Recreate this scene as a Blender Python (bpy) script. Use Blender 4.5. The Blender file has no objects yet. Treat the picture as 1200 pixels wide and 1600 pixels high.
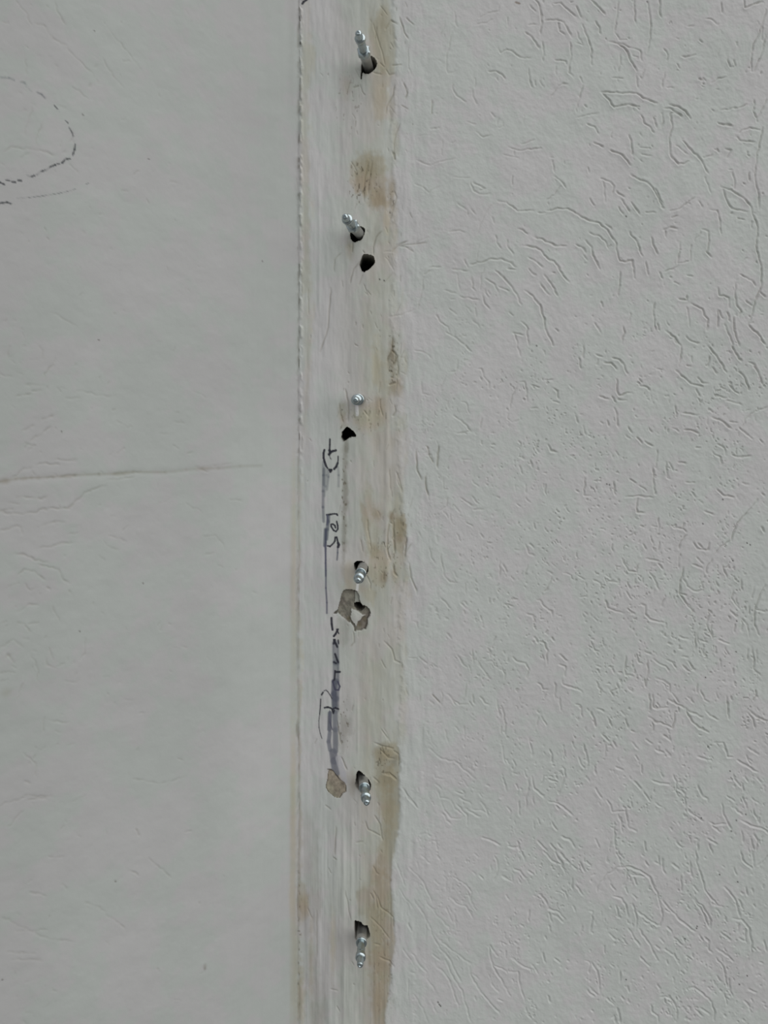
import bpy, math
import numpy as np
from mathutils import Vector, Matrix

C = bpy.context.scene.collection
S = bpy.context.scene

# ------------------------------------------------------------------ frame of reference
MM = 0.0008            # metres on the plastered wall per photograph pixel
UX, VY = 570.0, 640.0  # where the photograph looks straight at the wall
Z0 = 1.40              # height of that point above the ground
F = 1156.0             # focal length in pixels
D = F * MM             # camera to wall

# ------------------------------------------------------------------ camera
cam_d = bpy.data.cameras.new('camera')
cam = bpy.data.objects.new('camera', cam_d); C.objects.link(cam)
cam_d.sensor_fit = 'VERTICAL'; cam_d.sensor_height = 36.0; cam_d.sensor_width = 27.0
cam_d.lens = F / 1600.0 * 36.0
cam_d.shift_x = 30.0 / 1600.0
cam_d.shift_y = -160.0 / 1600.0
cam_d.clip_start = 0.01
cam.location = (0, -D, Z0)
cam.rotation_euler = (math.radians(90), 0, 0)
S.camera = cam

# ------------------------------------------------------------------ sky and daylight (overcast, brighter overhead)
W = bpy.data.worlds.new('overcast_sky'); S.world = W; W.use_nodes = True
wn = W.node_tree.nodes; wl = W.node_tree.links; wn.clear()
wo = wn.new('ShaderNodeOutputWorld'); bg = wn.new('ShaderNodeBackground')
tc = wn.new('ShaderNodeTexCoord'); sx = wn.new('ShaderNodeSeparateXYZ'); mr = wn.new('ShaderNodeMapRange')
rp = wn.new('ShaderNodeValToRGB')
wl.new(tc.outputs['Generated'], sx.inputs[0]); wl.new(sx.outputs['Z'], mr.inputs['Value'])
mr.inputs['From Min'].default_value = -1; mr.inputs['From Max'].default_value = 1
wl.new(mr.outputs[0], rp.inputs[0]); wl.new(rp.outputs[0], bg.inputs['Color']); wl.new(bg.outputs[0], wo.inputs[0])
e = rp.color_ramp.elements
e[0].position = 0.0; e[0].color = (0.30, 0.30, 0.29, 1)
e[1].position = 1.0; e[1].color = (0.95, 1.0, 1.06, 1)
m_ = rp.color_ramp.elements.new(0.47); m_.color = (0.34, 0.345, 0.34, 1)
m_ = rp.color_ramp.elements.new(0.55); m_.color = (0.62, 0.645, 0.67, 1)
bg.inputs['Strength'].default_value = 0.55

def aim(o, d):
    o.rotation_euler = Vector(d).to_track_quat('-Z', 'Y').to_euler()
sun_d = bpy.data.lights.new('soft_sun', 'SUN'); sun = bpy.data.objects.new('soft_sun', sun_d); C.objects.link(sun)
sun_d.energy = 1.80; sun_d.angle = math.radians(85); sun_d.color = (1.0, 0.99, 0.97)
aim(sun, (-0.56, 0.58, -0.60))

S.view_settings.view_transform = 'Standard'; S.view_settings.look = 'None'
S.view_settings.exposure = 0.0; S.view_settings.gamma = 1.0; S.view_settings.use_curve_mapping = False

# ------------------------------------------------------------------ small tools
def struct(o, kind='structure'):
    o['kind'] = kind; return o

def px(u, v, h=0.0):
    """photograph point on the right hand wall, h metres in front of it"""
    return Vector(((u - UX) * MM, -h, Z0 + (VY - v) * MM))

def vnoise(gx, gy, sx, sy, seed):
    r = np.random.default_rng(seed)
    ax = (gx - gx[0]) / sx; ay = (gy - gy[0]) / sy
    ix = np.floor(ax).astype(int); iy = np.floor(ay).astype(int)
    fx = ax - ix; fy = ay - iy
    fx = fx * fx * (3 - 2 * fx); fy = fy * fy * (3 - 2 * fy)
    R = r.random((iy.max() + 2, ix.max() + 2)).astype(np.float32)
    A = R[:, ix] * (1 - fx) + R[:, ix + 1] * fx
    return (A[iy] * (1 - fy)[:, None] + A[iy + 1] * fy[:, None]).astype(np.float32)

def fbm(gx, gy, sx, sy, seed, o=3, g=0.5):
    t = 0; a = 1; n = 0
    for k in range(o):
        t = t + a * vnoise(gx, gy, sx / 2 ** k, sy / 2 ** k, seed + 17 * k); n += a; a *= g
    return t / n

def inside(P, X, Y):
    P = np.asarray(P, float); r = np.zeros(X.shape, bool)
    j = len(P) - 1
    for i in range(len(P)):
        xi, yi = P[i]; xj, yj = P[j]
        if yi != yj:
            c = ((yi > Y) != (yj > Y)) & (X < (xj - xi) * (Y - yi) / (yj - yi) + xi)
            r ^= c
        j = i
    return r

def sm(x, a, b):
    t = np.clip((x - a) / (b - a), 0, 1); return t * t * (3 - 2 * t)

class Sheet:
    """A wall surface as a height field: columns gx, rows gy (pixels of the photograph on the wall)"""
    def __init__(s, gx, gy):
        s.gx = np.asarray(gx, np.float64); s.gy = np.asarray(gy, np.float64)
        n = (len(s.gy), len(s.gx))
        s.H = np.zeros(n, np.float32); s.col = np.zeros(n + (3,), np.float32)
        s.hole = np.zeros(n, np.float32); s.lab = np.zeros(n, np.int16)
        s.X, s.Y = np.meshgrid(s.gx, s.gy)
        s.wobble = None; s.Xw = s.X; s.Yw = s.Y; s.dmod = None
    def win(s, x0, y0, x1, y1):
        a = np.searchsorted(s.gx, x0); b = np.searchsorted(s.gx, x1); c = np.searchsorted(s.gy, y0); d = np.searchsorted(s.gy, y1)
        return slice(c, d), slice(a, b)
    def seg(s, p, q, r, fn):
        w = s.win(min(p[0], q[0]) - r, min(p[1], q[1]) - r, max(p[0], q[0]) + r, max(p[1], q[1]) + r)
        X = s.Xw[w]; Y = s.Yw[w]
        if not X.size: return
        dx = q[0] - p[0]; dy = q[1] - p[1]; L = dx * dx + dy * dy + 1e-9
        t = np.clip(((X - p[0]) * dx + (Y - p[1]) * dy) / L, 0, 1)
        fn(w, np.hypot(X - p[0] - t * dx, Y - p[1] - t * dy), t)
    def grooves(s, strokes, G, width):
        for pts, dep in strokes:
            n = len(pts) - 1
            for i in range(n):
                wd = width * (0.8 + 0.25 * dep)
                def f(w, d, t, i=i, dep=dep, n=n, wd=wd):
                    u = (i + t) / n; taper = np.clip(np.minimum(u * 6 + 0.45, (1 - u) * 6 + 0.45), 0, 1)
                    k = dep * taper * (np.exp(-(d / wd) ** 2))
                    if s.dmod is not None: k = k * s.dmod[w]
                    G[w] = np.maximum(G[w], k)
                s.seg(pts[i], pts[i + 1], 3.2 * width, f)
    def paint(s, mask, w, c):
        m = mask[..., None]; s.col[w] = s.col[w] * (1 - m) + np.array(c, np.float32) * m
    def line(s, pts, width, c, a=1.0, soft=1.0, M=None):
        """ink: a painted line"""
        for i in range(len(pts) - 1):
            def f(w, d, t):
                m = a * (1 - sm(d, width * 0.5 - soft * 0.5, width * 0.5 + soft * 0.5))
                if s.wobble is not None: m = m * s.wobble[w]
                m = m.astype(np.float32)
                s.paint(m, w, c)
                if M is not None: M[w] = np.maximum(M[w], m)
            s.seg(pts[i], pts[i + 1], width + soft + 1, f)
    def blob(s, cx, cy, rx, ry, c, a, rough, k=0.75, power=1.0):
        w = s.win(cx - rx * 1.7, cy - ry * 1.7, cx + rx * 1.7, cy + ry * 1.7)
        d = np.hypot((s.X[w] - cx) / rx, (s.Y[w] - cy) / ry) + (rough[w] - 0.5) * k * 1.5
        s.paint((a * (1 - sm(d, 0.1, 1.3)) ** power * (.7 + .6 * rough[w])).clip(0, 1).astype(np.float32), w, c)

def resample(pts, wob, rng):
    """make hand drawn tracks slightly irregular"""
    out = [pts[0]]
    for a, b in zip(pts[:-1], pts[1:]):
        L = math.hypot(b[0] - a[0], b[1] - a[1]); n = max(1, int(L / 6))
        for k in range(1, n + 1):
            t = k / n; j = 0 if k == n else wob
            out.append((a[0] + (b[0] - a[0]) * t + rng.normal() * j, a[1] + (b[1] - a[1]) * t + rng.normal() * j))
    return out

def parse(tracks, sc, rng, wob=0.35):
    res = []
    for (ox, oy), txt in tracks:
        for s in txt.replace('\n', '|').split('|'):
            tk = s.split()
            if not tk: continue
            dep = 1.0
            if ',' not in tk[0]: dep = float(tk[0]); tk = tk[1:]
            pts = [(ox + float(t.split(',')[0]) / sc, oy + float(t.split(',')[1]) / sc) for t in tk]
            if len(pts) > 1: res.append((resample(pts, wob, rng), dep))
    return res

def build_parts(sheet, place, normal_frame, names, mats, parent_of):
    """cut the sheet into its labelled parts; every part is its own mesh with the normals of the whole surface"""
    ny, nx = sheet.H.shape
    ex, en, ey = normal_frame     # world direction of +u, of the outward normal, of +v
    Hs = (sheet.H * 0.001).astype(np.float64)
    P = place(sheet.X, sheet.Y, Hs + sheet.hole * 0.001)
    gx = sheet.gx * MM; gy = sheet.gy * MM
    dHx = np.gradient(Hs, gx, axis=1); dHy = np.gradient(Hs, gy, axis=0)
    N = -dHx[..., None] * np.array(ex) - dHy[..., None] * np.array(ey) + np.array(en)
    N /= np.linalg.norm(N, axis=-1, keepdims=True)
    P = P.reshape(-1, 3); N = N.reshape(-1, 3); Cc = sheet.col.reshape(-1, 3)
    i = np.arange(ny * nx).reshape(ny, nx)
    Q = np.stack([i[:-1, :-1], i[1:, :-1], i[1:, 1:], i[:-1, 1:]], -1).reshape(-1, 4)
    lb = sheet.lab
    L = np.maximum(np.maximum(lb[:-1, :-1], lb[1:, :-1]), np.maximum(lb[1:, 1:], lb[:-1, 1:])).reshape(-1)
    objs = {}
    for k, nm in names.items():
        q = Q[L == k]
        if not len(q): continue
        used, inv = np.unique(q.ravel(), return_inverse=True)
        me = bpy.data.meshes.new(nm)
        me.vertices.add(len(used)); me.vertices.foreach_set('co', P[used].astype(np.float32).ravel())
        me.loops.add(q.size); me.loops.foreach_set('vertex_index', inv.astype(np.int32).ravel())
        me.polygons.add(len(q))
        me.polygons.foreach_set('loop_start', (np.arange(len(q)) * 4).astype(np.int32))
        me.update(calc_edges=True)
        at = me.attributes.new('pigment', 'FLOAT_COLOR', 'POINT')
        c4 = np.ones((len(used), 4), np.float32); c4[:, :3] = Cc[used]
        at.data.foreach_set('color', c4.ravel())
        hole = nm in ('drill_hole',)
        me.polygons.foreach_set('use_smooth', np.full(len(q), not hole))
        if not hole:
            me.normals_split_custom_set_from_vertices(N[used])
        me.materials.append(mats[k])
        o = bpy.data.objects.new(nm, me); C.objects.link(o); objs[k] = o
    for k, pk in parent_of.items():
        if k in objs: objs[k].parent = objs[pk]
    return objs

def plaster_mat(name, rough=0.72, grain=0.00016, scale=900.0):
    m = bpy.data.materials.new(name); m.use_nodes = True
    n = m.node_tree.nodes; l = m.node_tree.links
    b = n['Principled BSDF']; b.inputs['Roughness'].default_value = rough
    b.inputs['Specular IOR Level'].default_value = 0.35
    a = n.new('ShaderNodeAttribute'); a.attribute_name = 'pigment'
    tcn = n.new('ShaderNodeTexCoord')
    # faint cool and warm mottling of the old paint
    t = n.new('ShaderNodeTexNoise'); t.inputs['Scale'].default_value = 15; t.inputs['Detail'].default_value = 8; t.inputs['Roughness'].default_value = 0.62
    l.new(tcn.outputs['Object'], t.inputs['Vector'])
    r = n.new('ShaderNodeValToRGB'); r.color_ramp.elements[0].position = 0.47; r.color_ramp.elements[1].position = 0.54
    r.color_ramp.elements[0].color = (0.955, 0.988, 0.962, 1); r.color_ramp.elements[1].color = (0.995, 0.974, 0.984, 1)
    l.new(t.outputs['Fac'], r.inputs[0])
    mx = n.new('ShaderNodeMix'); mx.data_type = 'RGBA'; mx.blend_type = 'MULTIPLY'; mx.inputs[0].default_value = 1
    l.new(a.outputs['Color'], mx.inputs[6]); l.new(r.outputs[0], mx.inputs[7]); l.new(mx.outputs[2], b.inputs['Base Color'])
    g = n.new('ShaderNodeTexNoise'); g.inputs['Scale'].default_value = scale; g.inputs['Detail'].default_value = 2
    l.new(tcn.outputs['Object'], g.inputs['Vector'])
    bp = n.new('ShaderNodeBump'); bp.inputs['Distance'].default_value = grain; bp.inputs['Strength'].default_value = 1
    l.new(g.outputs['Fac'], bp.inputs['Height']); l.new(bp.outputs[0], b.inputs['Normal'])
    return m

M_wall = plaster_mat('rustic_plaster', 0.7, 0.00022, 420.0)
M_band = plaster_mat('trowelled_plaster', 0.66, 0.0001, 500.0)
M_left = plaster_mat('smooth_painted_plaster', 0.7, 0.0001, 300.0)
M_conc = plaster_mat('raw_concrete', 0.95, 0.0003, 700.0)
M_ink = plaster_mat('marker_ink', 0.6, 0.00005, 600.0)
M_core = plaster_mat('shaded_hole_core', 1.0, 0.0002, 700.0)

PAINT = (0.560, 0.562, 0.550)
BROWN = (0.345, 0.288, 0.195); RUST = (0.19, 0.125, 0.06); GRIME = (0.20, 0.185, 0.15); TAN = (0.38, 0.34, 0.27)
YELLOW = (0.47, 0.43, 0.335); CONC = (0.27, 0.25, 0.215); INK = (0.022, 0.022, 0.034); SMEAR = (0.100, 0.112, 0.142)
# worm-track grooves of the rustic plaster: (origin, strokes at 4x the photo scale; a leading number is the relative depth)
TRACKS = [
((600,0), """
.8 95,110 115,160 130,210 150,240|.6 135,108 185,155|.6 10,185 45,130 85,150|.6 155,285 150,360 155,430 175,475
.6 440,70 445,130 460,170|.6 425,205 410,270 390,350 395,455 445,445|.6 570,155 640,140 680,115|.5 590,110 650,85 710,70 730,20
.5 380,130 375,180 350,215|.7 775,110 775,160|1 940,0 965,20 985,80 988,150 975,210|.8 910,30 945,75|.6 900,155 950,150
1.1 885,200 925,230 950,270 970,305|.9 988,260 1000,330 988,380|.9 710,300 730,330 770,310 800,320 830,345 865,362 915,362
1 650,448 700,445 735,470 755,495|.8 705,490 708,505|.8 430,520 430,560 455,600 510,640|.7 550,560 560,620 580,655
.8 1050,25 1105,15 1140,55 1200,105|1 1005,125 1080,120 1125,140 1150,190 1175,235|.9 1090,140 1095,190 1130,215
1 1165,265 1170,350 1155,410 1155,460 1180,478|1 1070,378 1135,380 1140,400|.6 1075,410 1075,470|.8 905,430 910,500 925,545
.8 975,505 1000,550|.7 945,505 948,540|.9 1040,610 1080,555 1115,522 1145,525|.8 303,630 298,715|.8 515,762 570,780
.9 575,825 615,855 660,845|.6 670,705 695,735|.6 715,740 710,780|.8 775,925 860,940 980,930|.6 860,905 940,875
.6 740,965 840,990|.8 1050,1005 1065,1080|.7 205,1000 290,1035 350,1010 440,990|.5 215,850 290,845|.6 365,880 360,970
.6 425,895 450,880|.8 290,805 350,795|.7 120,520 145,560 140,610|.6 570,490 570,550|.5 875,725 870,770|.7 60,950 70,1000"""),
((900,0), """
1.1 0,40 35,110|1.1 40,155 75,240 92,310 98,410|.9 95,0 130,35 180,88|1 120,135 145,170 152,210|.9 268,10 258,90 240,200
.9 365,0 365,60 365,110 375,148|1 450,10 462,90 468,160 465,240 445,330|1 522,0 520,60 530,110|1.2 210,260 260,272 305,305 345,385 380,440
.9 250,205 270,250 320,250|.8 270,270 340,300 405,320 405,380|.8 350,345 385,360|.9 375,470 385,545|.7 275,335 275,400 262,450
.7 430,430 405,500|.7 225,492 290,490|1.3 155,578 270,582 375,585 430,620 500,645|1.1 160,585 200,625 235,672 320,655 395,672
1.3 580,655 630,662 680,695 715,740|1.2 550,675 600,685 660,730|1 535,705 545,760 530,800|1.1 595,720 600,800 585,860 585,940 600,990 640,1030 700,1010
1.1 665,880 720,940 770,985 820,1080|.9 620,908 690,960|1 405,720 425,770 460,795 485,830|1 485,735 500,795|1.1 330,845 345,890 350,970
1 70,775 115,795 140,835|1 110,895 170,920|1.1 210,940 280,965 340,1035|.8 0,740 60,720 140,705|.8 20,480 40,520|.8 0,700 25,600 40,540
.9 810,120 850,125 880,155|.8 700,165 735,158|.9 770,250 790,265|.9 625,235 645,240|.8 660,350 690,355 745,340|.8 630,400 650,425
.7 900,300 885,345|.9 550,305 572,340 572,380|.7 560,450 535,520 540,550|1 765,490 790,498|.9 845,518 890,490 940,480
1 570,550 610,550|1.1 950,370 965,420|.9 990,370 995,410|1.1 1000,260 1005,285|1.1 1045,0 1055,48 1110,25 1165,10|1 910,20 908,80
1 1190,60 1160,170 1110,280 1095,360 1098,450|1 1165,160 1160,250|1 1190,220 1160,340 1110,450|1 905,690 960,680 1010,680 1070,650
1.1 885,768 920,780 970,785|1.1 1015,830 1085,800 1140,815|1.2 1005,860 1030,880 1115,888|1 1165,800 1150,880 1130,960 1115,1080
1 1115,630 1105,700 1130,760|.8 1190,620 1150,700 1125,750|.8 795,985 850,970|.9 860,935 895,950|.8 930,935 965,940 940,990|.8 400,925 460,930|.8 405,965 470,975
.7 0,190 40,280|.8 75,1050 80,1080|.8 0,270 40,282"""),
((600,270), """
.7 195,65 240,90 280,125 345,80|.6 435,28 540,35|.9 540,60 560,110 600,135 660,130|.9 555,65 630,100 600,110|.7 455,185 520,235 525,270
.8 540,225 570,260|.8 0,495 50,490 80,450 150,425|.8 105,465 160,470 180,495|.7 200,435 280,405|.9 405,370 440,360 505,370
.5 680,195 630,260 600,320 585,390|.5 595,450 580,530 575,570|1 710,178 760,185 820,225 830,238 930,238|.9 960,250 1000,252|1 1015,240 1080,220 1150,228 1200,260
.8 800,80 805,20|.8 1060,20 1110,55 1135,95|.6 1105,85 1060,140 1015,175|.7 675,275 690,315|.9 700,390 702,435 730,470|.9 768,420 770,455 805,505
.9 835,350 870,360 895,385|1.1 935,402 985,415 1060,455 1135,460|1.1 865,455 920,462 980,485 1000,520 1060,555 1100,610 1135,665 1160,685
1 900,530 950,555 990,595|1 1000,640 1040,690 1085,770|1 970,690 1010,740 1035,765|1.2 540,570 600,560 670,540 740,540 790,560 820,590
.9 820,605 770,600|.9 285,592 355,588|.8 250,635 290,615|1 425,602 480,605 520,615|.9 500,545 525,590|1.1 695,608 750,660 800,720 860,825
.9 635,665 680,690 715,740|.8 715,710 780,740|.8 625,600 605,660 605,730|1 615,770 630,820 660,850|.8 630,730 650,780|.7 650,735 662,760
.9 380,732 445,752|.8 415,790 440,788|1.1 480,775 590,795|.9 545,650 555,720 575,740|.8 455,630 475,730|.8 515,835 545,870
1.2 875,732 930,775 975,830 998,900 1005,980 1050,1060 1055,1080|.9 325,888 350,930 400,960 410,995|1 390,1000 440,1025 500,1075
.9 555,920 595,965|.7 570,845 572,900|.9 855,930 890,960 905,1080|.9 805,998 870,1015|.9 815,1005 835,1080|.9 470,1028 510,1018
.7 30,900 110,885 195,855|.7 10,530 60,610|.7 780,870 800,890|.9 1070,975 1090,990|.8 410,850 450,885|.9 900,600 945,645|.8 250,650 235,760 215,850"""),
((900,270), """
1.1 0,258 70,295 140,315 200,360 250,440 260,510 275,555 355,548 360,600 365,660|1 185,320 225,355|1.2 340,10 400,45 450,65 490,110 545,225
1 155,40 200,50 235,80 230,130|.9 170,60 180,185|1.1 280,165 335,245|1.1 340,185 395,260|1 250,115 300,150|.9 260,215 295,260
.9 80,165 110,205|1.1 60,420 95,460 105,520 150,600|1 0,448 40,470 60,500|.9 85,375 140,395 180,420 205,470|.8 45,515 70,545
1.1 335,370 380,430 415,520|1.1 470,400 480,450 505,505|1 435,560 450,635|1 275,620 275,700 262,770|.9 495,100 540,190|.9 435,250 495,248
.9 590,285 635,270|.9 590,240 635,232 740,155|1 545,358 590,340 630,348|.8 555,360 558,400|.8 650,440 635,570 715,550|.9 550,620 600,605 640,580
.8 720,450 710,550|1 835,230 880,240 895,300 905,395|1 790,355 825,365 830,430 815,500 850,525|.8 780,370 740,430|1.2 905,90 970,110 1040,155 1090,210 1110,280 1135,340 1125,460 1155,580 1155,700 1130,780 1080,950
1.2 1080,955 1130,1000 1180,1075|1.1 918,110 935,170 970,225 1070,245|1 970,0 988,50 985,100|1.1 1110,0 1120,60 1140,130 1140,230|1 1080,0 1080,50
.8 800,30 840,130|1 1010,285 1045,295|.9 1095,310 1098,350|1 1025,635 1060,655 1105,680 1118,710|1.1 1000,690 990,750 1000,820 1030,870 1020,900
1 885,720 895,765 950,780 960,840|1 885,860 885,970|.9 890,860 915,915|1 945,870 960,930|1 930,950 960,1020 980,1080|1.1 985,910 990,990 1020,1080
1 490,810 480,880 495,980|1 510,940 520,985|1.2 560,992 600,1020 655,1080|1 690,840 705,900 712,965|1 720,820 790,850 800,890 825,920 815,985
1 640,790 690,795 690,770|.8 610,685 640,695|.9 690,645 730,650|.9 155,805 165,840|.9 115,940 150,1000|1 295,965 300,990 285,1065|.8 340,880 330,930
1 520,620 535,660|.9 1150,745 1185,780|1 1060,800 1095,830|.9 690,1020 720,1055 770,1065|.9 1195,400 1185,395|.8 50,570 60,565"""),
((600,540), """
.7 190,25 250,40 300,80|1.1 40,30 75,45 75,75|1.1 45,90 65,110|.8 100,70 130,75 140,110|.7 90,100 88,170 75,270|1 30,245 70,232|.8 75,370 75,430 50,440
1 510,0 540,38|.7 460,85 455,160 405,165|.6 385,190 355,270|.8 590,145 612,150 620,195 655,230 655,265|.6 235,230 240,300 290,310
.7 395,345 405,390|1 435,435 480,465 520,500 540,540|.8 455,550 535,535|.7 610,455 600,515|.6 480,350 510,355 535,430|.9 835,0 850,65
.8 850,230 880,225 890,270 895,345|.8 835,260 800,320 785,390|.6 775,430 775,460 800,480 855,460 850,450|.9 920,250 970,260|.8 1005,218 1055,210
1 1055,265 1080,280 1090,330|.9 1055,345 1095,358|.9 920,392 960,392|1.1 1020,618 1040,655 1080,668|.9 950,640 970,670|.7 330,600 340,640 330,720 340,770
.7 270,685 295,685 305,730|.8 260,625 280,640|.9 545,935 580,985|1 560,1022 625,1025|.8 480,955 520,980 550,1000|.8 560,855 590,880
.7 400,950 390,1000 345,1035|.9 265,800 262,900 285,965|.6 205,665 205,780 235,835|.6 370,825 375,905|.8 440,1000 470,1045|.9 75,790 100,900
.9 865,695 880,710|.9 915,715 925,760|.9 845,755 865,795|.7 890,870 885,920|.8 1010,870 1012,935|.8 885,950 915,985|.7 480,710 530,712|.8 665,640 685,645"""),
((900,540), """
1 50,0 40,80|1 120,55 165,70|1 15,75 30,140|1.1 225,75 275,90 300,130 320,180|1.1 175,105 220,108 255,150|1.1 255,210 252,280 265,310 340,298
1 260,335 315,342|1 225,320 245,355|1 145,320 200,335|1 235,390 255,440 262,510|.9 195,465 200,500|1 325,510 350,545|.9 310,565 340,582
1.1 380,572 410,612|1 425,600 480,625|.9 455,515 475,540|.9 510,655 500,770|1.1 480,770 490,860 488,910|1 310,945 380,938 480,950|1.1 385,960 378,1045 430,1045
1 335,835 370,860|.9 395,875 440,905|1 235,850 245,935|.9 55,830 50,940 90,940|1 640,130 655,80 655,0|1.2 620,155 670,200 720,240 790,255
1 750,275 775,315|1 760,195 790,235 825,238|1 690,125 720,130|1 718,65 722,100|1.3 825,5 870,60 920,130 940,165|1 835,70 825,130|.9 850,140 880,180
1.3 975,0 1005,60 1035,100|1.3 1080,105 1110,115 1140,165 1168,240|1.3 1020,160 1060,200 1080,275|1.1 955,240 980,275 1020,300|1.1 880,318 940,328
1.1 940,345 1000,360 1035,365|.9 900,260 935,270|1.3 850,448 910,470 970,518|1.2 1020,515 1060,550 1105,582|1 960,478 1005,480|1 830,395 860,420
1 665,422 765,432|1 600,512 645,535|1.1 680,530 720,530 765,550|.9 620,380 630,450|1 400,255 450,260 460,280|.9 395,210 415,230|.8 505,150 540,150
.9 750,638 775,636|1.1 970,680 1010,698 1090,688|.9 885,618 930,640 935,690|.9 855,670 905,700 910,750|.7 1200,385 1140,405 1060,455 1040,520
1 640,730 685,738|1 565,730 570,820 590,835|.9 580,730 610,780|1 690,855 740,858|1 725,915 750,950|1.1 880,898 920,935 985,952|.9 1040,860 1080,868
1 800,1030 860,1055|.7 1140,960 1090,1020 1030,1080|.9 1150,590 1165,605|.8 45,500 60,560|.9 0,900 15,915|1 1160,925 1178,940|.8 125,880 130,900|1 0,440 12,480"""),
((600,800), """
1 510,65 550,90|.8 450,135 480,185|.7 415,10 425,70|.7 385,5 400,40|.9 280,225 295,280 320,320|.9 355,265 365,340 380,400 410,435 450,438
.6 215,125 230,160|.6 325,145 335,190|.9 160,325 175,420 205,490 205,515|.7 435,370 455,410|.7 510,440 510,510|.8 360,545 415,600|.9 475,570 510,605
.7 495,615 505,640|.7 175,680 205,695 212,725|.7 390,760 425,790|1.1 20,170 22,250 35,300|1.1 55,100 62,200 68,260|1.1 140,165 130,260|1.1 60,340 65,385 80,400
.9 760,575 800,590|.9 660,540 655,570|.9 725,310 720,410|.9 740,325 765,380|.7 900,330 880,400|.8 660,390 675,415|.9 880,200 905,265 940,270|.9 910,200 940,225
1 890,640 930,645 945,690|.8 955,550 980,550 1000,590 1050,620 1050,650|1.1 975,810 1005,820 1022,870 1020,950|1 935,780 960,810|1 1050,780 1065,805
1 805,905 830,930 885,945 905,990 895,1030|.9 650,850 670,885|.9 640,930 675,935 700,970|.9 735,975 755,1010 755,1050|.9 585,935 610,975 665,1045
.9 455,895 515,970|.8 525,955 535,980|.8 550,855 560,940|.7 155,912 200,915|.8 215,905 270,950|.8 290,940 335,975|1 1095,890 1145,925
1 1095,950 1130,965 1130,1030|.9 990,890 1000,920|.8 1130,275 1130,310|.8 1020,370 1050,385|.9 1050,410 1020,480 1005,500|.7 500,560 520,580|.8 600,135 620,160
.6 10,810 55,870 65,930 110,940 112,975|.8 750,570 765,585|.8 935,70 945,110|.8 1120,380 1165,392"""),
((900,800), """
1 515,35 520,95 515,120|.9 475,90 505,95|1 605,100 665,108 690,125|1 680,70 665,105|.9 690,140 650,205 640,235|.9 400,85 425,98|.9 330,155 375,130
1 420,200 440,235|.9 525,185 515,240|.9 470,165 480,200|.9 225,205 228,245|1 285,290 300,330 330,370 380,375 395,325|.9 435,290 515,308|1 515,325 540,355
1 450,365 490,420 520,490|.9 110,420 150,445 160,475|1 195,430 230,435 265,437|.9 15,395 50,425|.9 310,495 345,545|.8 270,500 275,530|.8 20,530 65,530
.9 320,440 335,475|1.2 1070,0 1010,70 985,130 970,180|.8 960,180 900,220 860,275|1 855,290 820,340 812,380|.9 645,275 640,350|1.2 670,345 668,400 650,440 648,510 680,565 740,625
1.1 670,415 700,470 740,495 790,490 790,455|1 650,510 690,520|1 730,190 760,230 825,235 830,190|.9 760,195 790,225|1 750,285 795,325|1 730,325 790,352
1.1 180,550 200,600 240,615 300,632|1.2 405,575 432,585 432,640 470,675 550,690|.9 555,540 530,590|.9 560,690 565,725|1 915,340 945,410|.9 870,435 890,465
1 980,490 975,545 1020,605|.9 1000,545 1015,590|1 1035,420 1040,490|1 965,625 1005,655|1.1 1190,455 1150,520 1125,590 1115,650 1120,710 1145,770
.9 1125,612 1190,620|1 1080,590 1085,640|1 1045,670 1070,710 1085,785|.9 1040,680 1030,740|.9 995,700 990,750|1 830,640 812,700 850,780|1 845,700 850,790
1 775,715 750,780 742,860|1 770,795 820,812|.9 760,750 760,820|1 645,778 700,795|.9 795,830 790,880|.9 890,798 960,825|1 930,850 955,890|.9 570,820 600,830
1 310,900 305,960 315,1020 355,1025|1 380,890 390,940 415,950|1 445,930 450,1000 435,1080|1.1 485,920 520,950 560,965 580,990|1 565,920 610,950 625,975
1 660,905 700,905|1 665,960 710,995|1 695,930 740,990|.9 900,920 905,970|1 1100,850 1110,890 1110,980 1150,1025|1 1075,860 1070,920|.9 1130,860 1130,940
.9 500,1045 550,1050 580,1075|.9 90,810 120,865 140,875|.9 140,850 190,835|.8 220,965 240,1005|.8 110,655 135,680|.8 125,960 155,970|.9 430,875 465,890|1 1160,90 1175,120
.9 55,625 70,640|.9 765,580 775,600|.9 845,470 845,490|1.1 1115,470 1100,540|.8 325,610 365,640|.8 0,250 5,280|.9 985,980 985,1010|.9 640,855 665,858"""),
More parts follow.
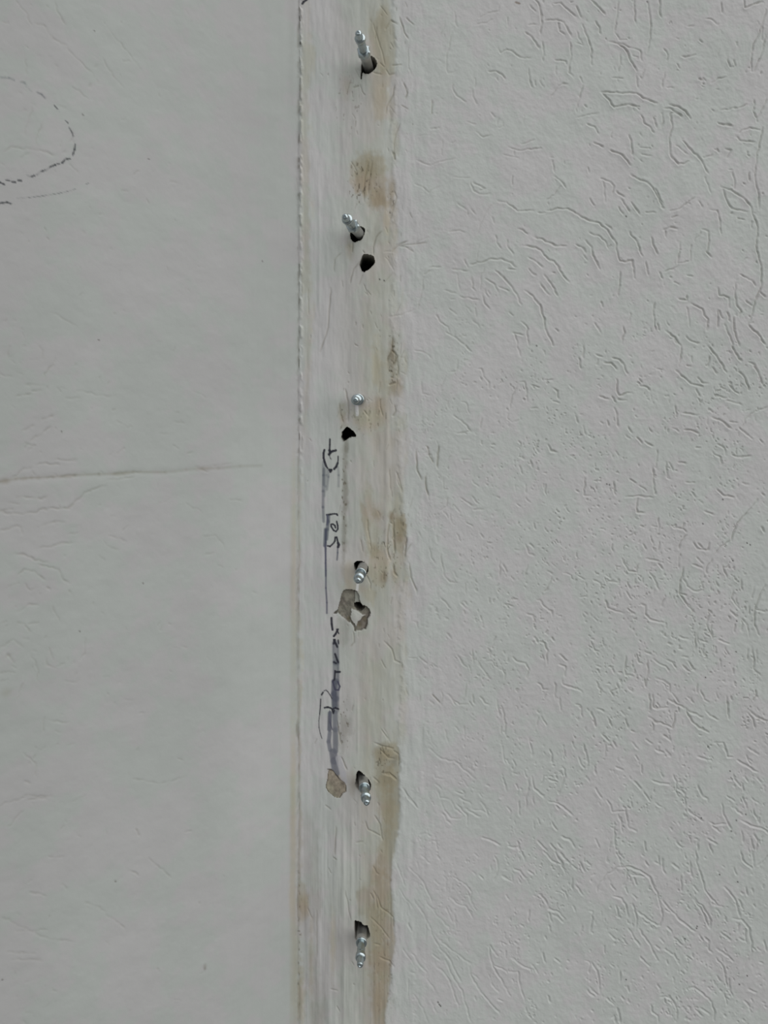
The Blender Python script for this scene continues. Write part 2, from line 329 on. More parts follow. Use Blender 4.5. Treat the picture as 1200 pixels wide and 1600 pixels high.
((600,1060), """
.7 300,90 350,160|.7 365,85 360,170|.9 395,98 430,140 470,160 520,162|.8 405,110 440,165|.8 515,30 512,90 490,150|.9 555,100 562,155|.9 600,115 630,155 655,165
.9 705,135 710,180 725,240|1 740,180 750,240 760,290 758,350|.9 735,305 732,345|.9 960,30 980,40 990,70 1025,70|1 1070,25 1072,130|1 1098,120 1105,200|.9 1110,10 1120,40 1200,65
.7 985,240 1015,295|.7 970,245 955,295|.6 315,310 330,285 360,278|.7 380,320 400,400|.7 445,300 470,330|.7 500,295 505,370|.5 245,300 235,400|.9 280,435 340,490 410,518 440,512
.9 440,515 500,570 570,630|.6 290,350 300,400 330,430|.9 805,505 820,540 808,590 838,605|.9 740,620 755,660 768,705|.8 740,425 755,530|.9 910,380 925,440 925,490
1.2 1035,450 1050,485 1048,525|.9 1130,460 1120,500|.9 1110,550 1130,570 1130,620 1095,720|.8 1180,420 1200,445|.9 905,620 905,690 890,745 890,820|1.1 920,615 940,690 1000,740
.8 930,735 935,790|.8 880,580 885,615|.8 980,660 1000,610 1020,610|.9 1040,635 1085,648|.7 315,590 320,620 360,625 375,630|.8 320,660 360,690|.7 500,640 525,685
.9 335,700 350,745 405,755|.9 450,712 510,725|.8 490,700 512,722|.9 355,770 380,830 420,875 480,880 500,860|.9 450,785 490,830 520,860 522,920|.8 420,760 445,820 490,850
.8 475,750 550,790|.9 520,830 560,850 600,868|.8 560,825 620,825|.9 600,770 640,820 650,865|.9 365,840 390,890 415,908|.8 770,805 790,830 780,865|.9 845,770 845,855
1 1035,772 1090,785 1150,830 1180,860|.9 1075,795 1095,820|.9 1050,900 1080,950|.8 960,875 975,915|.8 120,680 150,745 210,808|.7 210,1010 215,975 260,968|.7 290,1050 295,1010 325,1015 340,1075
1 610,992 680,1020 730,1045|.9 780,1050 825,1060|1 835,1020 850,1080|1.1 965,1018 1020,1080|1 1110,990 1160,1005 1190,1060|1 1035,1035 1070,1070|.9 1085,1035 1110,1065
.8 600,720 610,740|.7 730,745 745,730|.8 640,670 660,675|.8 280,140 310,158|.5 135,60 150,105|.5 0,310 40,400|.6 225,110 220,150|1.2 0,595 40,600 75,630|.7 930,890 940,940"""),
((900,1060), """
1 125,20 155,70 155,95|.9 0,60 40,85|.9 255,30 265,60 215,80 230,105|.9 320,55 350,80|1 430,5 435,50|1 500,0 545,15 580,40 590,90|1 755,35 755,90|1.1 780,75 800,130 825,145
1.1 460,100 462,200|1.1 480,105 485,180 510,188 575,182|1 575,130 640,165 680,185|.9 600,90 640,150|1.1 685,185 700,230 730,275 770,310 830,335
1 700,205 790,240|1.1 815,212 850,238 888,258|1.1 940,110 950,180 955,250|.9 970,110 972,135|1.1 1120,75 1120,110 1105,140|1.1 1075,215 1105,260 1115,310|1.2 1090,205 1130,240 1200,265
1 130,185 175,205|1 95,210 110,250 125,300|1.1 160,345 205,395|1 230,388 252,435|.9 205,255 225,300|.9 275,205 295,225|1 305,260 325,305|.9 345,325 365,335
1 455,240 490,270 550,285 600,310 618,270 618,215|.9 480,270 480,330|1 545,355 590,385|.9 435,380 475,410|1.1 45,410 62,460 75,530 70,560|1.1 15,490 35,540 55,560
.9 185,420 180,500|1 250,555 300,578|.9 115,545 125,600|1 500,445 545,465|.9 555,445 590,485|1 410,545 415,595|.9 525,585 545,615|1 365,645 410,695|1 425,710 460,770
1 470,640 580,660|1 610,605 630,650 620,700 640,740|1 625,680 680,720 680,795|.9 495,775 530,805|1.1 760,670 785,730|1 700,820 745,860 790,890|1.1 910,780 920,850 970,940
1 835,900 860,915 940,908|.9 850,920 900,960|.9 760,490 840,510|.9 770,350 782,358|.9 860,405 920,400 925,440|1.1 930,425 945,490 980,490|1.1 1005,512 1060,540 1110,575 1135,585
1.1 1075,430 1140,475|1.1 1065,485 1090,535|1.1 980,610 1030,680|1 1040,655 1042,705|.9 1055,605 1070,645|1.1 1040,740 1065,810|1.1 1105,820 1125,865 1145,905|1 945,735 985,770
1 990,810 1040,855|1.1 1030,888 1090,920 1180,945 1195,960|1 1035,950 1040,1020|1.1 1110,970 1135,1020 1125,1075|1 1090,1005 1110,1070|1 820,998 880,1035|1 765,1010 760,1080|1 830,1040 850,1080
.9 195,760 218,800 230,835 300,830|1 260,850 285,900 290,960|1 240,895 240,980 248,1080|.9 310,820 325,930|1 330,935 380,955|1 430,1020 435,1080|1 625,1020 665,1060|.8 120,1000 145,1055
.9 120,690 160,750|.9 345,770 350,810|.9 70,620 80,650|.9 0,160 30,170 35,235|.8 350,400 385,440|.8 370,480 390,510|.9 795,740 820,748|.9 1095,750 1140,780|.9 1130,620 1160,655|.9 1100,520 1085,505"""),
((600,1330), """
.7 75,60 110,150 130,215|.9 155,95 220,160 270,240 300,310|.7 185,305 240,380 265,440 262,560|.7 215,340 280,450 320,560 350,600|.6 205,70 215,110|.6 265,310 330,400 400,470 425,525
.7 360,565 410,605 470,650 545,705|.8 345,605 400,660 430,720 480,810|.8 320,710 385,765 420,830 465,980|.8 380,680 430,780 485,865 510,960 540,1065|.8 535,720 560,810 610,880 680,970 725,1010
.9 445,165 510,205 545,255|.7 425,200 420,245|.8 420,290 460,330 510,345 555,410|.7 525,250 540,310 580,370|.8 545,260 545,330|.7 370,150 390,180 390,245
.9 315,180 350,205|1 690,20 708,65 710,130 685,180|.8 690,60 670,90 670,120|.9 555,125 575,145|.9 595,145 620,175|.9 735,155 800,188 800,145|.9 810,112 850,125 882,170
.8 565,10 585,40|.9 855,0 880,65|1 1000,0 1050,60 1110,85 1135,140|1.1 1070,5 1100,55 1120,90|1 1100,10 1160,75|1 1170,85 1200,110|1.1 1175,170 1175,235|1 1110,240 1145,285
1 975,275 1010,310 1020,335|1 1030,362 1080,375 1130,420 1120,445 1060,395|.9 1030,385 1050,445|.9 1032,465 1038,505|.9 910,370 905,440|.9 905,125 930,142|.7 760,275 780,300
.9 660,585 660,640 680,720 750,830|.8 660,585 710,655|.8 685,710 760,745 840,755 850,840 880,935|.9 800,665 860,710 925,740|.8 925,710 960,760|.7 750,840 790,905
1 995,635 1005,690|1 1068,670 1100,700|1 1020,895 1040,940|.7 670,825 715,880|.8 885,975 895,1000|.9 900,1020 915,1040|1.1 150,450 170,495|.8 300,640 345,680|.7 170,630 230,720 270,760
.6 115,605 180,700|.7 160,760 190,760|.6 180,890 240,980 270,1070|1.1 335,950 355,965|.6 290,930 330,1010|.6 150,320 160,400|.6 520,500 522,555|.7 465,560 485,580|.5 95,230 130,290 180,350
.6 270,800 320,870|.6 555,760 590,800|.7 560,905 575,930|.9 1180,340 1195,370|.8 230,20 290,75|.7 330,20 350,55|.6 385,350 430,440|.6 440,395 450,480|.6 150,800 150,930"""),
((900,1330), """
1 200,30 195,70|1 250,10 272,60|.9 20,60 50,125|.9 60,65 90,90|.8 95,150 115,140|.9 0,220 45,268|.7 125,250 150,190 200,140 260,100
1.3 260,100 340,98 410,125 460,165 490,230 515,290 530,340|1.1 530,340 540,410 525,460 505,465 440,415 385,375|.9 320,125 310,190 290,220|1 310,225 320,255|1 360,165 375,210|.9 340,145 430,160
1 215,205 245,240|1.2 230,275 280,295 310,335 325,410|1 250,340 262,410|1 350,325 370,385 380,425 375,490|.9 350,270 375,300|1 325,475 350,515 395,590|1.1 390,480 430,540 470,600 510,685 500,690
1.2 545,310 580,360 640,420 680,450 720,490 740,500|1 560,365 590,385|1 430,440 450,450|1 80,370 105,375 100,430 85,505|.8 40,470 25,515|.9 175,590 180,640|.9 210,510 245,550|.9 290,540 315,580
1 525,545 550,570|1.1 615,545 665,585|1 570,475 595,500|1 610,640 645,705|.9 555,610 610,650|.9 400,660 460,720|.8 500,585 520,610|1 95,695 130,750 148,830 148,880|.9 90,700 75,760
1 70,865 110,905|.9 85,850 130,895|.9 215,710 235,725|1 275,750 275,815|1 320,845 328,880|.9 405,780 420,795|.9 195,920 235,960|1.1 262,985 275,1075|1 225,1050 240,1030 245,1075
1 530,912 590,915 615,955 632,1000 625,1065|1 470,960 475,1010 510,1030 510,1075|.9 320,930 335,950|1.1 705,855 745,855 800,895 850,945 870,1020 865,1060|1 740,985 790,1030|.9 780,985 840,1020
.9 510,835 525,860|1 710,60 715,120 730,165|1.1 750,0 755,80 790,170 805,240 850,300 890,340|1 735,300 770,350 800,390 830,480|1.1 740,295 800,360 840,430 835,480|1 735,215 760,250|.9 540,50 545,120 560,140
1 655,150 660,250|1 640,110 600,75|1.1 495,65 520,80 515,30|1.1 435,60 450,95|1.1 1030,0 1040,60 1100,105|1.1 1200,25 1160,75 1130,90|1 1105,0 1110,100|.9 985,105 1000,150
1.1 930,225 970,270 1000,310 1010,370 1025,410|1 1015,300 1045,360|1.1 1060,225 1070,275|1 1100,230 1105,260|1 1030,250 1045,265|1.1 985,420 1030,430 1080,480 1098,560 1095,640 1050,720|1 1060,490 1060,570
1 1015,455 1010,500|1.1 905,510 965,555|1 880,365 900,400|1.1 770,525 790,555|1.2 800,540 830,565 835,625 855,635|1.1 880,610 950,655 980,685|1.1 880,672 920,720 935,790 945,850|1 955,800 960,850 980,910
1 885,780 905,820|1 900,870 910,880|.9 930,890 942,960|.9 1050,935 1090,980|1 1080,865 1125,882|.9 1130,600 1150,620|1 1175,560 1190,620|.9 1090,400 1070,385|.9 730,640 735,665|.9 680,735 690,750
1 1110,330 1120,350|.9 1020,545 1060,560|.9 860,330 915,345|.9 690,655 720,680|.9 1150,690 1170,700|.9 925,1020 935,1035|.9 1040,1050 1060,1065"""),
]
# ------------------------------------------------------------------ RIGHT WALL with its trowelled band
def spread(a, first, n, k, sign):
    out = []; st = first
    for _ in range(n): a += sign * st; st *= k; out.append(a)
    return out
CORNER = 466.0
gx = np.concatenate([[CORNER - 7.0], np.arange(CORNER, 640, 0.87), np.arange(640, 1208, 1.16), spread(1208, 2, 26, 1.22, 1)])
gy = np.concatenate([spread(-8, 2, 27, 1.22, -1)[::-1], np.arange(-8, 1608, 1.14), spread(1608, 2, 27, 1.22, 1)])
R = Sheet(gx, gy); X = R.X.astype(np.float32); Y = R.Y.astype(np.float32)
rng = np.random.default_rng(7)
_wx = fbm(gx, gy, 7, 7, 911, 2, .6); _wy = fbm(gx, gy, 7, 7, 913, 2, .6); _dm = fbm(gx, gy, 9, 9, 917, 2, .6)
def warp(a, on=True):
    R.Xw = R.X + (_wx - .5) * a; R.Yw = R.Y + (_wy - .5) * a; R.dmod = (0.60 + .62 * sm(_dm, .2, .75)).astype(np.float32) if on else None

# right edge of the band, row by row
EDGE = [(-900, 612), (0, 611), (60, 618), (110, 620), (150, 616), (200, 611), (260, 615), (330, 612), (400, 611), (440, 615), (470, 606), (530, 612),
        (600, 622), (680, 620), (760, 622), (800, 626), (850, 633), (905, 630), (960, 622), (1040, 626), (1100, 624), (1160, 622), (1180, 624), (1250, 626),
        (1300, 622), (1345, 614), (1400, 610), (1425, 614), (1450, 617), (1480, 617), (1505, 613), (1530, 609), (1560, 606), (1600, 602), (2600, 598)]
ev = np.interp(gy, [a for a, b in EDGE], [b for a, b in EDGE]) + (vnoise(gx[:2], gy, 9, 5, 3)[:, 0] - .5) * 3.5 + (vnoise(gx[:2], gy, 9, 17, 4)[:, 0] - .5) * 4
ED = ev[:, None].astype(np.float32)
right = sm(X - ED, -2.0, 2.5)          # 1 on the rustic side
fade = sm(X - ED, 0, 55)               # texture grows away from the band

n_fine = fbm(gx, gy, 5, 5, 11, 2); n_mid = fbm(gx, gy, 24, 30, 21, 3); n_big = fbm(gx, gy, 130, 160, 31, 3)
streak = fbm(gx, gy, 5.5, 150, 41, 3, .6); streak2 = fbm(gx, gy, 13, 420, 51, 2)
rough = fbm(gx, gy, 7, 9, 61, 3, .6); lump = fbm(gx, gy, 16, 60, 63, 3, .55); lump2 = fbm(gx, gy, 6, 22, 67, 2, .6)
cright = sm(X - ED + (lump - .5) * 26, -14, 12) * (1 - sm(Y, 1140, 1175)) + right * sm(Y, 1140, 1175)

# --- relief
streak3 = fbm(gx, gy, 15, 190, 57, 2, .6)
low = sm(Y, 1180, 1420)
H = (n_big - .5) * 3.0 + (n_mid - .5) * (0.75 + 0.35 * right)
H += (n_fine - .5) * (0.10 + 0.34 * fade + 0.10 * fade * sm(X, 800, 1150))
H += (1 - right) * ((streak - .5) * (0.35 + 1.0 * low) + (streak2 - .5) * 1.0 + (lump - .5) * 1.5 + (lump2 - .5) * .5)
H += right * 0.45 * (0.6 + 0.6 * low)                                # coat steps up at the edge of the band
H += 0.55 * np.exp(-((X - ED - 3) / 5.0) ** 2) * (rough * 1.6 - .2)    # ragged lip along the edge
H += right * (1 - sm(X - ED, 20, 90)) * ((lump - .5) * 1.5 + (lump2 - .5) * .7)
def ridge(x, y0, y1, w_, h_):
    global H
    xc = x + (streak2 - .5) * 10
    H = H + h_ * np.exp(-((X - xc) / w_) ** 2) * sm(Y, y0 - 15, y0 + 15) * (1 - sm(Y, y1 - 20, y1 + 20)) * (.5 + lump)
ridge(604, 640, 905, 4, .9); ridge(560, 1090, 1185, 2.6, .6); ridge(558, 700, 860, 4, .5); ridge(500, 300, 560, 2.5, .4); ridge(535, 1270, 1600, 2.5, .5); ridge(548, 1280, 1440, 3, .7)
ridge(525, 1300, 1500, 3, .4); ridge(575, 1200, 1210, 8, .6); ridge(588, 1225, 1240, 4, .5); ridge(587, 1395, 1425, 2.5, .8); ridge(628, 1425, 1450, 6, .6); ridge(599, 1150, 1165, 7, .7)
G = np.zeros_like(H)
strokes = parse(TRACKS, 4.0, rng)
warp(3.0)
R.grooves(strokes, G, 1.12)
# the small chips and short tracks in between
Gs = np.zeros_like(H); small = []
for _ in range(1900):
    x = rng.uniform(632, 1206); y = rng.uniform(-6, 1606)
    dens = 0.22 + 0.55 * sm(y, 560, 760) + 0.25 * sm(x, 760, 1100)
    if y > 1300 and x < 900: dens *= 0.45
    if 560 < y < 1100: dens += .12
    if x < 700: dens *= 0.6
    if rng.random() > dens: continue
    ang = rng.normal(62 if y > 1000 else 75, 24 if y > 1000 else 48) * math.pi / 180
    L = rng.choice([1.2, 2.4, 3.6, 5.5, 9], p=[.30, .30, .22, .13, .05])
    dx = math.cos(ang) * L / 2; dy = math.sin(ang) * L / 2; b = rng.normal(0, .22) * L
    small.append(([(x - dx, y - dy), (x - dy * b / max(L, 1), y + dx * b / max(L, 1)), (x + dx, y + dy)], rng.uniform(.35, .95) * (0.65 if x < 720 else 1)))
R.grooves(small, Gs, 0.98)
warp(0, False)
# clusters of tiny pits
pit = fbm(gx, gy, 3.6, 4.4, 951, 2, .7); clus = fbm(gx, gy, 34, 44, 953, 2, .6)
Gs = np.maximum(Gs, sm(pit + .10 * (clus - .5), .735, .83) * .8 * sm(clus, .40, .62) * sm(Y, 380, 640) * fade)
Gt = np.maximum(G, Gs)
gain = np.where(X < ED, .55, .48 + .52 * sm(X - ED, 30, 300))
Hg = -(0.98 * Gt) * gain
Hg += 0.0
H += Hg
# soft ridges pushed up beside the tracks: blur of the groove mask by shifting
def shift(A, dy, dx):
    return np.roll(np.roll(A, dy, 0), dx, 1)
rim = np.zeros_like(Gt)
for dy, dx in ((2, -2), (2, 0), (1, -2), (3, -1), (-2, 2), (-1, 2)):
    rim += shift(Gt, dy, dx)
wide = np.zeros_like(Gt)
for dy, dx in ((4, -4), (4, 0), (0, -4), (3, -3), (5, -2), (-3, 3), (2, -5)):
    wide += shift(Gt, dy, dx)
rim = np.clip(rim / 6 + .5 * wide / 7 - Gt * .8, 0, 1)
H += rim * 0.70 * gain

# vertical cracks and torn edges in the band
CRACKS = [((450, 0), 4.8, """
.8 640,180 665,260 700,370 725,480|.7 770,150 820,185|.7 770,150 730,215|.8 840,130 870,240 900,285|.6 885,130 940,185|.9 780,490 850,485|.8 735,520 760,560 800,550
1 550,545 548,590|1 490,655 530,640|.6 470,600 440,690|.8 865,620 895,700 880,740|.9 800,640 790,710 740,800 735,850|.8 840,930 815,990 795,1080 795,1150 800,1200|1.2 785,1140 800,1195
.7 1080,755 1078,860|.7 690,470 720,500|.8 640,540 700,555|.8 850,790 900,820"""),
((450, 200), 4.8, """
1.2 795,180 800,240|.8 830,0 800,60|1 800,480 815,520 790,600 765,690|1 700,775 660,820 640,890 640,950|.8 780,930 820,885 890,850|.6 345,1080 350,990 395,940|.8 530,1010 490,1060 465,1160
.8 485,860 480,930|.6 560,1100 530,1180|.7 560,920 575,940|.8 1040,860 820,885|.7 880,890 935,925|1 600,260 575,370 570,470 570,550|.9 630,250 605,420 600,490"""),
((450, 450), 4.8, """
1.2 785,365 780,470 820,510 795,580|1.2 775,470 745,550|1 820,540 830,610 815,660|1.1 765,620 780,630|1.1 770,670 790,672|1 760,725 800,710|.9 690,840 690,890 710,960|1 685,920 670,955|1 785,960 805,930 800,880
1 430,760 450,850 455,920 450,1000|1 570,920 600,960 610,920|.8 385,870 395,950 415,1010|.8 240,480 300,300 320,0|.5 150,0 155,200"""),
((450, 650), 4.8, """
.9 820,430 845,520 855,570|.7 760,400 770,560|.9 800,700 770,760 760,800 790,810|1.2 760,800 745,900 745,1010 765,1080|1.2 790,790 795,920 800,1030|1.1 890,915 885,980 875,1060|.9 595,780 600,870|.8 605,870 625,1000 610,1040
1 785,1120 795,1180 820,1200|.7 545,930 560,1020|1 1050,590 1035,540 1030,450|.9 960,260 965,390 1000,480|.9 1045,230 1060,300 1090,350|1 1120,380 1130,230"""),
((450, 850), 4.8, """
1.1 790,150 795,210 820,240|1 720,210 715,270|.9 590,240 620,300 615,340|.8 910,145 920,250 965,350|.7 925,0 885,60|.7 720,730 780,790 800,870 855,900 850,950|.9 490,660 495,740 470,770|.6 780,400 770,450|.6 700,870 730,930"""),
((450, 1050), 4.8, """
1 650,530 700,550 790,575|1 790,590 830,620 830,690|1 720,760 760,755 810,800|.9 370,370 375,420 395,535|.8 1080,170 1140,230|.8 690,580 750,640 800,650|.9 640,790 680,830 660,860|1 400,640 440,730|.7 280,1000 320,1030|.7 700,430 750,500
.8 860,870 970,1020"""),
((450, 1200), 4.8, """
.9 650,360 690,420 710,540|.8 580,400 600,460 700,510|.8 640,740 665,790 680,795|.9 770,840 760,870|.7 510,560 560,550|.9 640,920 660,960 670,1050|.9 340,670 360,685|.8 360,440 350,650|.8 620,940 640,980"""),
((450, 1350), 4.8, """
1 755,370 790,400 790,470|.9 670,240 700,330 760,370|1 690,700 760,730 795,770|.9 650,600 690,610|.7 620,400 700,480 760,560|.6 430,200 470,420|.6 215,350 215,700|.8 80,400 75,430|.7 320,940 370,950""")]
G2 = np.zeros_like(H)
marks = []
for _ in range(230):
    x = rng.choice([rng.uniform(545, 640), rng.uniform(590, 645), rng.uniform(480, 560)], p=[.45, .4, .15]); y = rng.uniform(0, 1600)
    if y > 1000 and x > 600: continue
    an = rng.normal(84, 22) * math.pi / 180; q = rng.choice([1.2, 2.5, 4.5, 9], p=[.35, .3, .25, .1])
    marks.append(([(x - math.cos(an) * q, y - math.sin(an) * q), (x + rng.normal() * .5, y), (x + math.cos(an) * q, y + math.sin(an) * q)], rng.uniform(.25, .7)))
R.grooves(marks, G2, .95)
for org, sc, txt in CRACKS:
    R.grooves(parse([(org, txt)], sc, rng, .3), G2, 1.15)
H -= 0.95 * G2 * (1 - right * .3)

# corner bead: ragged ridge where the two walls meet
cu = X - CORNER
bump = fbm(gx, gy, 6, 11, 71, 2, .6)
up = 1 - sm(Y, 690, 760)
H += up * (1.6 * np.exp(-((cu - 4.2 - 3 * (bump - .5)) / 2.4) ** 2) * (0.0 + 2.0 * sm(bump, .3, .75)) * .6) + (1 - up) * (0.8 * np.exp(-((cu - 3.5) / 5.0) ** 2) * (.5 + .5 * bump))
H -= (.15 + .55 * up) * np.exp(-(cu / 1.3) ** 2)

# --- pigment
col = R.col; base = np.array(PAINT, np.float32)
col[:] = base * (1 + 0.05 * (n_big - .5) + 0.03 * (n_mid - .5))[..., None]
bandc = np.array((0.492, 0.492, 0.462), np.float32)
tone = sm(X, 500, 560)
t = (1 - cright)[..., None]
col[:] = col * (1 - t) + t * (base * (0.94 - .06 * low[..., None]) * (1 - tone[..., None]) + bandc * tone[..., None]) * (1 + (0.03 + .06 * low) * (streak - .5) + (0.07 + .22 * low) * (streak3 - .5) + .10 * (lump - .5))[..., None]
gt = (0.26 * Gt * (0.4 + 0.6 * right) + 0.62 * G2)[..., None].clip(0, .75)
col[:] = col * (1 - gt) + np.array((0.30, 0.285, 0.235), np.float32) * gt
FULL = (slice(None), slice(None))
def strip(y0, y1, x0, x1, c, a, soft=7, k=.8):
    w = R.win(x0 - 14, y0 - 40, x1 + 14, y1 + 40); xx = X[w] + (rough[w] - .5) * 8 + (lump[w] - .5) * 22; yy = Y[w] + (streak[w] - .5) * 60
    m = sm(xx, x0 - soft, x0 + soft) * (1 - sm(xx, x1 - soft, x1 + soft)) * sm(yy, y0 - 20, y0 + 20) * (1 - sm(yy, y1 - 20, y1 + 20))
    R.paint((m * a * (1.25 - 1.5 * (rough[w] * .25 + lump[w] * .75)) * .9).clip(0, 1).astype(np.float32), w, c)
def film(pts, c, a, soft=2, j=3.0):
    P = np.array(pts, float); w = R.win(P[:, 0].min() - 12, P[:, 1].min() - 12, P[:, 0].max() + 12, P[:, 1].max() + 12)
    m = inside(P, X[w] + (rough[w] - .5) * j * 2, Y[w] + (rough[w] - .5) * j * 2 + (streak[w] - .5) * 14).astype(np.float32)
    for _ in range(soft):
        q = np.pad(m, 1, mode='edge'); m = (q[:-2, 1:-1] + q[2:, 1:-1] + q[1:-1, :-2] + q[1:-1, 2:] + q[1:-1, 1:-1]) / 5
    R.paint((m * a * (.55 + .5 * rough[w] + .5 * lump[w])).clip(0, 1).astype(np.float32), w, c)
film([(577, 60), (575, 45), (590, 28), (598, 8), (612, 25), (619, 60), (617, 110), (612, 128), (605, 140), (600, 165), (596, 188), (585, 192), (583, 150), (583, 118), (592, 108), (585, 88)], (0.40, 0.365, 0.28), .42, 4)
film([(546, 252), (575, 240), (602, 248), (603, 322), (590, 320), (576, 310), (566, 300), (556, 303), (548, 285)], (0.40, 0.34, 0.24), .45, 5)
film([(574, 285), (585, 290), (603, 300), (604, 328), (590, 320), (578, 312)], BROWN, .5, 4)
film([(565, 300), (573, 250), (577, 250), (574, 312), (568, 312)], BROWN, .5, 3)
film([(584, 1165), (600, 1160), (623, 1162), (626, 1250), (622, 1300), (612, 1345), (611, 1400), (617, 1450), (617, 1485), (609, 1530), (602, 1610), (584, 1610), (582, 1500), (580, 1440), (559, 1430), (557, 1392), (576, 1388), (584, 1350), (600, 1325), (596, 1270), (586, 1230)], (0.325, 0.295, 0.23), .55, 3)
film([(611, 806), (634, 804), (635, 846), (628, 868), (616, 852)], BROWN, .5, 2)
film([(584, 860), (598, 862), (606, 880), (602, 915), (590, 918), (574, 900), (578, 872)], (0.42, 0.37, 0.27), .5, 4)
film([(562, 778), (574, 800), (577, 830), (584, 860), (576, 862), (566, 820)], (0.42, 0.36, 0.27), .5, 3)
film([(566, 640), (590, 625), (602, 640), (600, 665), (575, 672)], (0.42, 0.37, 0.28), .5, 5)
film([(541, 905), (560, 915), (590, 925), (584, 950), (560, 925), (541, 922)], (0.43, 0.39, 0.30), .5, 5)
film([(534, 695), (541, 690), (543, 870), (536, 860)], (0.27, 0.25, 0.21), .32, 5, 5)
film([(524, 968), (540, 966), (548, 985), (545, 1005), (532, 1010), (524, 990)], (0.33, 0.32, 0.28), .35, 5, 5)
film([(462, 1380), (480, 1378), (482, 1430), (470, 1440), (460, 1425)], (0.36, 0.30, 0.22), .4, 5, 4)
film([(470, 60), (482, 70), (484, 460), (472, 460)], (0.43, 0.42, 0.36), .45, 6, 5)
# faint yellowing of the whole right half of the band
strip(-40, 460, 572, 616, YELLOW, .55); strip(460, 1160, 562, 634, YELLOW, .55); strip(560, 700, 585, 634, (0.42, 0.38, 0.29), .4, 10); strip(780, 930, 570, 634, (0.42, 0.38, 0.29), .45, 10); strip(1160, 1660, 562, 620, YELLOW, .6)
strip(-40, 700, 472, 484, YELLOW, .6, 6); strip(700, 1650, 463, 470, YELLOW, .8, 3); strip(1270, 1700, 462, 500, (0.34, 0.325, 0.285), .55, 5); strip(1380, 1700, 478, 560, (0.36, 0.35, 0.32), .5, 10)
for a in [(592, 60, 17, 58, BROWN, .38), (600, 30, 12, 30, BROWN, .3), (596, 150, 15, 42, YELLOW, .85), (600, 105, 12, 18, BROWN, .4), (540, 135, 10, 22, BROWN, .3),
          (577, 268, 24, 34, BROWN, .75), (592, 312, 18, 20, BROWN, .85), (563, 285, 12, 28, BROWN, .65), (604, 345, 7, 26, YELLOW, .9),
          (546, 388, 9, 18, BROWN, .45), (612, 300, 7, 25, BROWN, .6), (590, 365, 9, 22, GRIME, .25),
          (613, 556, 7, 30, RUST, .6), (618, 604, 12, 18, BROWN, .7), (588, 568, 9, 44, YELLOW, .9), (594, 590, 8, 30, BROWN, .3), (570, 655, 22, 22, YELLOW, .9), (592, 636, 9, 22, BROWN, .5),
          (536, 650, 8, 26, BROWN, .55), (575, 790, 8, 40, BROWN, .45), (588, 803, 10, 14, BROWN, .6), (626, 822, 11, 22, BROWN, .9), (612, 808, 6, 12, RUST, .5), (622, 842, 6, 10, RUST, .35),
          (586, 862, 14, 14, BROWN, .7), (600, 880, 14, 26, YELLOW, .9), (600, 903, 8, 12, RUST, .4), (616, 898, 6, 14, BROWN, .5), (545, 900, 14, 30, YELLOW, .7),
          (604, 1178, 20, 18, BROWN, .9), (616, 1190, 8, 12, GRIME, .55), (606, 1216, 18, 26, BROWN, .85), (608, 1265, 16, 44, BROWN, .75), (600, 1330, 13, 40, BROWN, .5), (552, 1222, 9, 24, BROWN, .35),
          (590, 1365, 18, 18, BROWN, .55), (596, 1400, 18, 36, BROWN, .6), (590, 1450, 24, 44, BROWN, .7), (594, 1500, 22, 36, BROWN, .8), (592, 1560, 16, 50, BROWN, .75), (570, 1395, 14, 20, TAN, .5),
          (474, 1412, 11, 20, BROWN, .7), (470, 1560, 8, 60, BROWN, .6), (486, 1500, 5, 70, BROWN, .35), (540, 760, 5, 70, GRIME, .55), (537, 840, 4, 50, GRIME, .45), (541, 700, 4, 14, GRIME, .5),
          (536, 1140, 10, 44, GRIME, .30), (541, 1135, 10, 20, GRIME, .30), (520, 1480, 6, 60, YELLOW, .6), (465, 1140, 4, 18, GRIME, .6), (464, 1000, 5, 80, GRIME, .25), (525, 1222, 16, 22, TAN, .8)]:
    R.blob(*a[:4], a[4], a[5], rough)
# colour stops at the thicker coat on the right below y 1150, lighter film beyond it
stop = (right * (0.75 * sm(Y, 1140, 1175)))[..., None]
col[:] = col * (1 - stop) + stop * base * 0.985
# dark specks of mould
spk = fbm(gx, gy, 3.0, 5.5, 81, 2, .7)
zone = np.zeros_like(H)
for cx, cy, rx, ry, v in [(565, 285, 32, 45, 1), (612, 320, 8, 40, 1), (580, 650, 40, 40, .55), (613, 560, 12, 50, 1), (537, 650, 8, 50, .8), (538, 780, 7, 100, .9), (600, 880, 34, 60, .7), (625, 820, 14, 30, .8), (537, 1130, 12, 50, .9), (605, 1190, 25, 35, .9), (600, 1500, 25, 120, .45), (469, 100, 4, 140, .6), (467, 1470, 5, 140, .7), (545, 160, 30, 60, .5)]:
    zone = np.maximum(zone, v * (1 - sm(np.hypot((X - cx) / rx, (Y - cy) / ry), .4, 1.2)))
ms = (sm(spk + 0.10 * zone, 0.77, 0.84) * zone * .75)
R.paint(ms.astype(np.float32), FULL, (0.13, 0.11, 0.075)); H -= ms * .3
# grime line in the corner seam
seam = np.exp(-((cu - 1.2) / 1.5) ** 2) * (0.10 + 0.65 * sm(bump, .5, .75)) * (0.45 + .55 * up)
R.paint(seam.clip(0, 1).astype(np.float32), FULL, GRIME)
for p in [((467, 25), (469, 33)), ((465, 111), (466, 121)), ((466, 112), (465, 126)), ((469, 66), (470, 69))]:
    R.line(p, 2.2, (0.08, 0.07, 0.06), .8)
